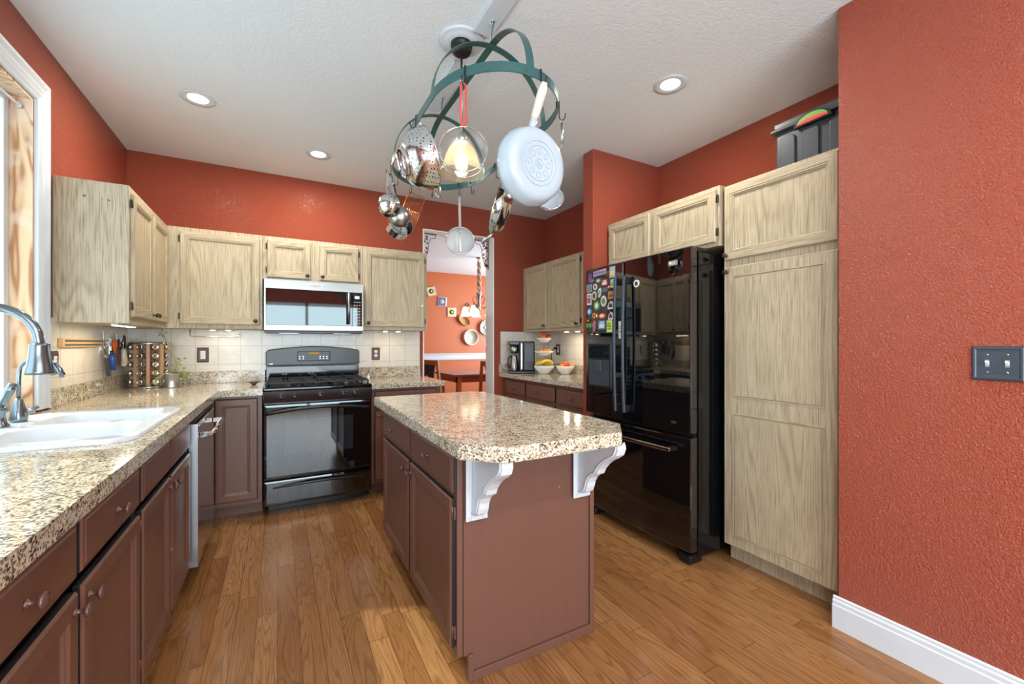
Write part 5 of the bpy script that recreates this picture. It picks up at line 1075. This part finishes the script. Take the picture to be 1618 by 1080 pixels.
# ---------------------------------------------------------------- storage tote on the pantry
t = thing('storage_tote', 'dark grey ribbed plastic storage tote with lid on top of the pantry', 'storage box', (2.52, 1.13, 2.137))
b = B(); b.box(2.33, 2.70, 0.955, 1.300, 2.1375, 2.36); part(t, 'box', b, 'tote', bevel=0.01)
for y0 in (1.215, 1.105, 0.985):
    b = B(FI(2.3305, y0 - 0.015, 2.150)); arch = [(0, 0), (0.075, 0), (0.075, 0.15)] + [(0.0375 + 0.0375 * math.cos(R(a)), 0.15 + 0.028 * math.sin(R(a))) for a in range(15, 180, 15)] + [(0, 0.15)]
    b.prism(arch, 0, 0.010); part(t, 'rib_panel', b, 'tote', bevel=0.004)
b = B(); b.box(2.305, 2.725, 0.95, 1.318, 2.355, 2.372); b.box(2.32, 2.71, 0.96, 1.305, 2.372, 2.405); part(t, 'lid', b, 'tote', bevel=0.006)
ar = [(0, 0)] + [(0.08 + 0.08 * math.cos(R(a)), 0.05 * math.sin(R(a))) for a in range(180, -1, -15)] 
b = B(FI(2.304, 1.03, 2.335)); b.prism([(0.08 + 0.085 * math.cos(R(a)), -.003 + 0.056 * math.sin(R(a))) for a in range(0, 181, 12)], -0.02, 0.004); part(t, 'latch', b, 'satin')
b = B(FI(2.2995, 1.03, 2.335)); b.prism([(0.08 + 0.07 * math.cos(R(a)), 0.004 + 0.042 * math.sin(R(a))) for a in range(0, 181, 12)], 0, 0.0006); part(t, 'label_sticker', b, mmat((120, 170, 80)))
b = B(FI(2.2988, 1.03, 2.335)); b.prism([(0.08 + 0.07 * math.cos(R(a)), 0.004 + 0.018 * math.sin(R(a))) for a in range(0, 181, 12)], 0, 0.0006); part(t, 'label_band', b, mmat((224, 60, 44)))

# ---------------------------------------------------------------- iron corner brackets in the doorway
def ironcorner(x, s, label):
    t = thing('iron_corner_bracket', label, 'bracket', (x, 4.30, 2.08), 'iron scroll brackets in the doorway'); y = 4.30; zt = DZ - 0.0135
    b = B(); b.box(min(x, x + s * 0.17), max(x, x + s * 0.17), y - .006, y + .006, zt - 0.006, zt); b.box(min(x, x + s * 0.006), max(x, x + s * 0.006), y - .006, y + .006, zt - 0.32, zt - .006); part(t, 'frame', b, 'rust')
    b = B(); b.tube([(x + s * 0.004, y, zt - 0.31), (x + s * 0.05, y, zt - 0.26), (x + s * 0.075, y, zt - 0.19), (x + s * 0.085, y, zt - 0.10), (x + s * 0.105, y, zt - 0.05), (x + s * 0.14, y, zt - 0.045)] + [(x + s * (0.14 + 0.022 * math.sin(R(a))), y, zt - 0.023 - 0.022 * math.cos(R(a))) for a in range(20, 300, 35)], 0.0035, 6); part(t, 'scroll', b, 'rust')
    random.seed(5)
    for i in range(26):
        u = random.random(); v_ = random.random(); xx = 0.012 + u * 0.072 * (1 - 0.5 * v_); zz = -0.02 - v_ * 0.27; rr = random.uniform(0.014, 0.021); a0 = random.uniform(0, 90)
        b = B(frame((x + s * xx, y - 0.002, zt + zz), X, Z, -Y)); b.prism([((rr if k % 2 else rr * 0.35) * math.cos(R(a0 + k * 45)), (rr if k % 2 else rr * 0.35) * math.sin(R(a0 + k * 45))) for k in range(8)], 0, 0.003); part(t, 'leaf', b, 'rust')
ironcorner(DX0 + .0125, 1, 'black iron leaf-and-scroll bracket in the upper left corner of the doorway'); ironcorner(DX1 - .0125, -1, 'black iron leaf-and-scroll bracket in the upper right corner of the doorway')

# ---------------------------------------------------------------- dining room
YW = 8.349
def tile(x, z, s, rot, c1, c2, lb):
    m = FB(x, YW, z) @ Matrix.Rotation(R(rot), 4, 'Z'); t = thing('wall_tile', lb, 'wall decoration', (x, YW, z), 'framed tiles on the dining room wall')
    b = B(m @ Matrix.Translation((-s / 2, -s / 2, 0))); b.panel(s, s, [(0, 0), (0, 0.018), (0.012, 0.02), (0.018, 0.012)]); part(t, 'frame', b, 'galv')
    b = B(m @ Matrix.Translation((-s * .42, -s * .42, 0.0125))); b.panel(s * .84, s * .84, [(0, 0), (0, 0.003)]); part(t, 'face', b, c1)
    b = B(m @ Matrix.Translation((0, 0, 0.0165))); b.lathe([(s * .26, 0), (s * .26, 0.002), (s * .2, 0.004)], 24); part(t, 'ring', b, c2)
    b = B(m @ Matrix.Translation((0, 0, 0.02))); b.ball((0, 0, 0), s * 0.11, 14, 8); part(t, 'boss', b, 'china')
tile(2.715, 2.30, 0.19, 14, mmat((226, 206, 130)), 'tote', 'cream square wall tile tilted to the left, highest of three'); tile(2.945, 2.10, 0.19, -4, mmat((96, 100, 140)), mmat((180, 170, 170)), 'blue square wall tile with pale centre, middle of three'); tile(3.155, 1.89, 0.19, 1, mmat((232, 210, 120)), 'tote', 'yellow square wall tile with round centre, lowest of three')
def plate_w(nm, lb, cat, x, z, rx, rz, rot, mt, rim):
    m = FB(x, YW, z) @ Matrix.Rotation(R(rot), 4, 'Z') @ Matrix.Diagonal((rx, rz, 1, 1)); t = thing(nm, lb, cat, (x, YW, z))
    b = B(m); b.lathe([(0.55, 0.004), (0.6, 0.004), (0.92, 0.03), (0.94, 0.036), (0.86, 0.03), (0.5, 0.010), (0, 0.010)], 32, False, True); part(t, 'dish', b, mt)
    b = B(m @ Matrix.Translation((0, 0, 0.033))); b.tube([(0.96 * math.cos(R(a)), 0.96 * math.sin(R(a)), 0) for a in range(0, 360, 12)], 0.06, 6, True); part(t, 'rim', b, rim)
    b = B(m @ Matrix.Translation((0, 0, 0.012))); b.lathe([(0.3, 0), (0.28, 0.006), (0.12, 0.010), (0, 0.012)], 20); part(t, 'centre', b, rim)
plate_w('woven_tray', 'round woven tray on the dining room wall behind the chandelier', 'tray', 3.58, 1.93, 0.125, 0.125, 0, 'rattan', 'rattan')
plate_w('woven_basket', 'oblong woven basket on the dining room wall left of the chandelier', 'basket', 3.42, 1.72, 0.145, 0.085, -38, 'rattan', 'maple')
plate_w('wall_plate', 'round pale plate with ringed rim, lower on the dining room wall', 'plate', 3.575, 1.365, 0.165, 0.165, 0, mmat((190, 180, 160)), 'china')
plate_w('wall_plate', 'dark-centred round plate partly behind the door jamb, upper right', 'plate', 3.94, 1.58, 0.165, 0.165, 0, mmat((150, 140, 124)), 'galv')
# table
t = thing('dining_table', 'reddish wood dining table seen through the doorway', 'table', (3.0, 6.65, 0))
b = B(); b.box(2.36, 3.65, 6.12, 7.10, 0.72, 0.75); part(t, 'tabletop', b, 'cherry', bevel=0.004)
b = B(); b.box(2.44, 3.57, 6.20, 6.225, 0.62, 0.72); b.box(2.44, 3.57, 6.995, 7.02, 0.62, 0.72); b.box(2.44, 2.465, 6.225, 6.995, 0.62, 0.72); b.box(3.545, 3.57, 6.225, 6.995, 0.62, 0.72); part(t, 'apron', b, 'cherry')
for x in (2.44, 3.50):
    for y in (6.19, 6.96):
        b = B(); b.box(x, x + 0.07, y, y + 0.07, 0, 0.72); part(t, 'leg', b, 'wood', bevel=0.003)
def dchair(x, y, rz, label):
    t = thing('dining_chair', label, 'chair', (x, y, 0)); m = Matrix.Translation((x, y, 0)) @ Matrix.Rotation(R(rz), 4, 'Z')
    b = B(m); b.box(-0.22, 0.22, -0.21, 0.21, 0.42, 0.455); part(t, 'seat', b, 'leather', bevel=0.01)
    for sx_ in (-1, 1):
        b = B(m); b.rings([[(sx_ * 0.20 - .02, -0.20, 0), (sx_ * 0.20 + .02, -0.20, 0), (sx_ * 0.20 + .02, -0.16, 0), (sx_ * 0.20 - .02, -0.16, 0)], [(sx_ * 0.20 - .02, -0.21, 0.45), (sx_ * 0.20 + .02, -0.21, 0.45), (sx_ * 0.20 + .02, -0.17, 0.45), (sx_ * 0.20 - .02, -0.17, 0.45)], [(sx_ * 0.20 - .018, -0.28, 1.0), (sx_ * 0.20 + .018, -0.28, 1.0), (sx_ * 0.20 + .018, -0.25, 1.0), (sx_ * 0.20 - .018, -0.25, 1.0)]]); part(t, 'back_post', b, 'wood', bevel=0.003)
        b = B(m); b.box(sx_ * 0.20 - .02, sx_ * 0.20 + .02, 0.17, 0.21, 0, 0.42); part(t, 'leg', b, 'wood', bevel=0.003)
    b = B(m); b.box(-0.182, 0.182, -0.277, -0.252, 0.93, 1.0); part(t, 'top_rail', b, 'wood', bevel=0.004)
    mm = m @ frame((0, -0.262, 0), X, Z, -Y); b = B(mm); b.prism([(-0.16, 0.93), (-0.14, 0.85), (-0.12, 0.56), (-0.05, 0.56), (-0.045, 0.72), (0, 0.80), (0.045, 0.72), (0.05, 0.56), (0.12, 0.56), (0.14, 0.85), (0.16, 0.93)], -0.010, 0.010); part(t, 'splat', b, 'leather', 'dark padded back splat')
    b = B(m); b.box(-0.182, 0.182, -0.24, -0.21, 0.50, 0.56); part(t, 'lower_rail', b, 'wood')
dchair(2.10, 6.05, -62, 'oak dining chair with dark splat at the left end of the dining table'); dchair(2.62, 5.45, -4, 'oak dining chair with dark back turned to the kitchen, beside the door jamb')
# chandelier
hx, hy = 2.985, 6.575
t = thing('chandelier', 'scrolled metal chandelier with lit bell shades over the dining table', 'chandelier', (hx, hy, 1.62)); mc_ = Matrix.Translation((hx, hy, 0))
b = B(mc_); b.cyl((0, 0, 2.14), (0, 0, 2.68), 0.006); b.lathe([(0.05, 2.699), (0.05, 2.69), (0.02, 2.67), (0, 2.67)], 16); part(t, 'stem', b, 'galv')
random.seed(2); b = B(mc_)
for k in range(46):
    z_ = 2.16 + k * 0.0105; a = k * 1.9; b.ball((0.022 * math.cos(a), 0.022 * math.sin(a), z_), 0.019, 8, 5)
part(t, 'shell_garland', b, mmat((214, 176, 150)), 'pale shell garland wound round the chain')
b = B(mc_); b.lathe([(0, 1.80), (0.02, 1.82), (0.03, 1.88), (0.015, 1.94), (0.025, 2.02), (0.05, 2.09), (0.03, 2.11), (0.012, 2.14)], 16); part(t, 'centre_column', b, 'galv')
for k in range(5):
    mk = mc_ @ Matrix.Rotation(R(72 * k + 150), 4, 'Z')
    b = B(mk); b.tube([(0.02, 0, 1.88), (0.09, 0, 1.83), (0.16, 0, 1.86), (0.20, 0, 1.93), (0.235, 0, 1.92), (0.24, 0, 1.87)], 0.006, 6); b.tube([(0.02, 0, 2.0), (0.08, 0, 2.05), (0.12, 0, 2.0), (0.09, 0, 1.93), (0.06, 0, 1.90)], 0.004, 6); part(t, 'arm', b, 'rust')
    b = B(mk @ Matrix.Translation((0.24, 0, 0))); b.lathe([(0.018, 1.865), (0.035, 1.85), (0.055, 1.79), (0.06, 1.74), (0.085, 1.70), (0.082, 1.70), (0.055, 1.745)], 20, True, False); part(t, 'bell_shade', b, 'bell')
# vase of glass stems on the table
vx, vy = 3.13, 6.32
t = thing('glass_stem_vase', 'vase of lilac twisted glass stems on the dining table', 'vase', (vx, vy, 0.7505))
b = B(Matrix.Translation((vx, vy, 0.7505))); b.lathe([(0.04, 0), (0.055, 0.02), (0.045, 0.14), (0.03, 0.2), (0.038, 0.22)], 20); part(t, 'vase', b, 'lilac')
for k, (dx, dy, dz) in enumerate(((-0.20, -0.02, 0.76), (-0.13, 0.03, 0.70), (-0.07, -0.04, 0.62), (0.0, 0.02, 0.70), (-0.24, 0.04, 0.66), (0.07, 0, 0.65), (-0.16, -0.05, 0.58))):
    n = 14; pts = [(vx + dx * i / n + 0.008 * math.sin(i * 1.6), vy + dy * i / n + 0.008 * math.cos(i * 1.6), 0.90 + (dz - 0.15) * i / n) for i in range(n + 1)]
    b = B(); b.tube(pts, 0.0055, 6); part(t, 'glass_stem', b, 'lilac' if k % 2 else 'china')
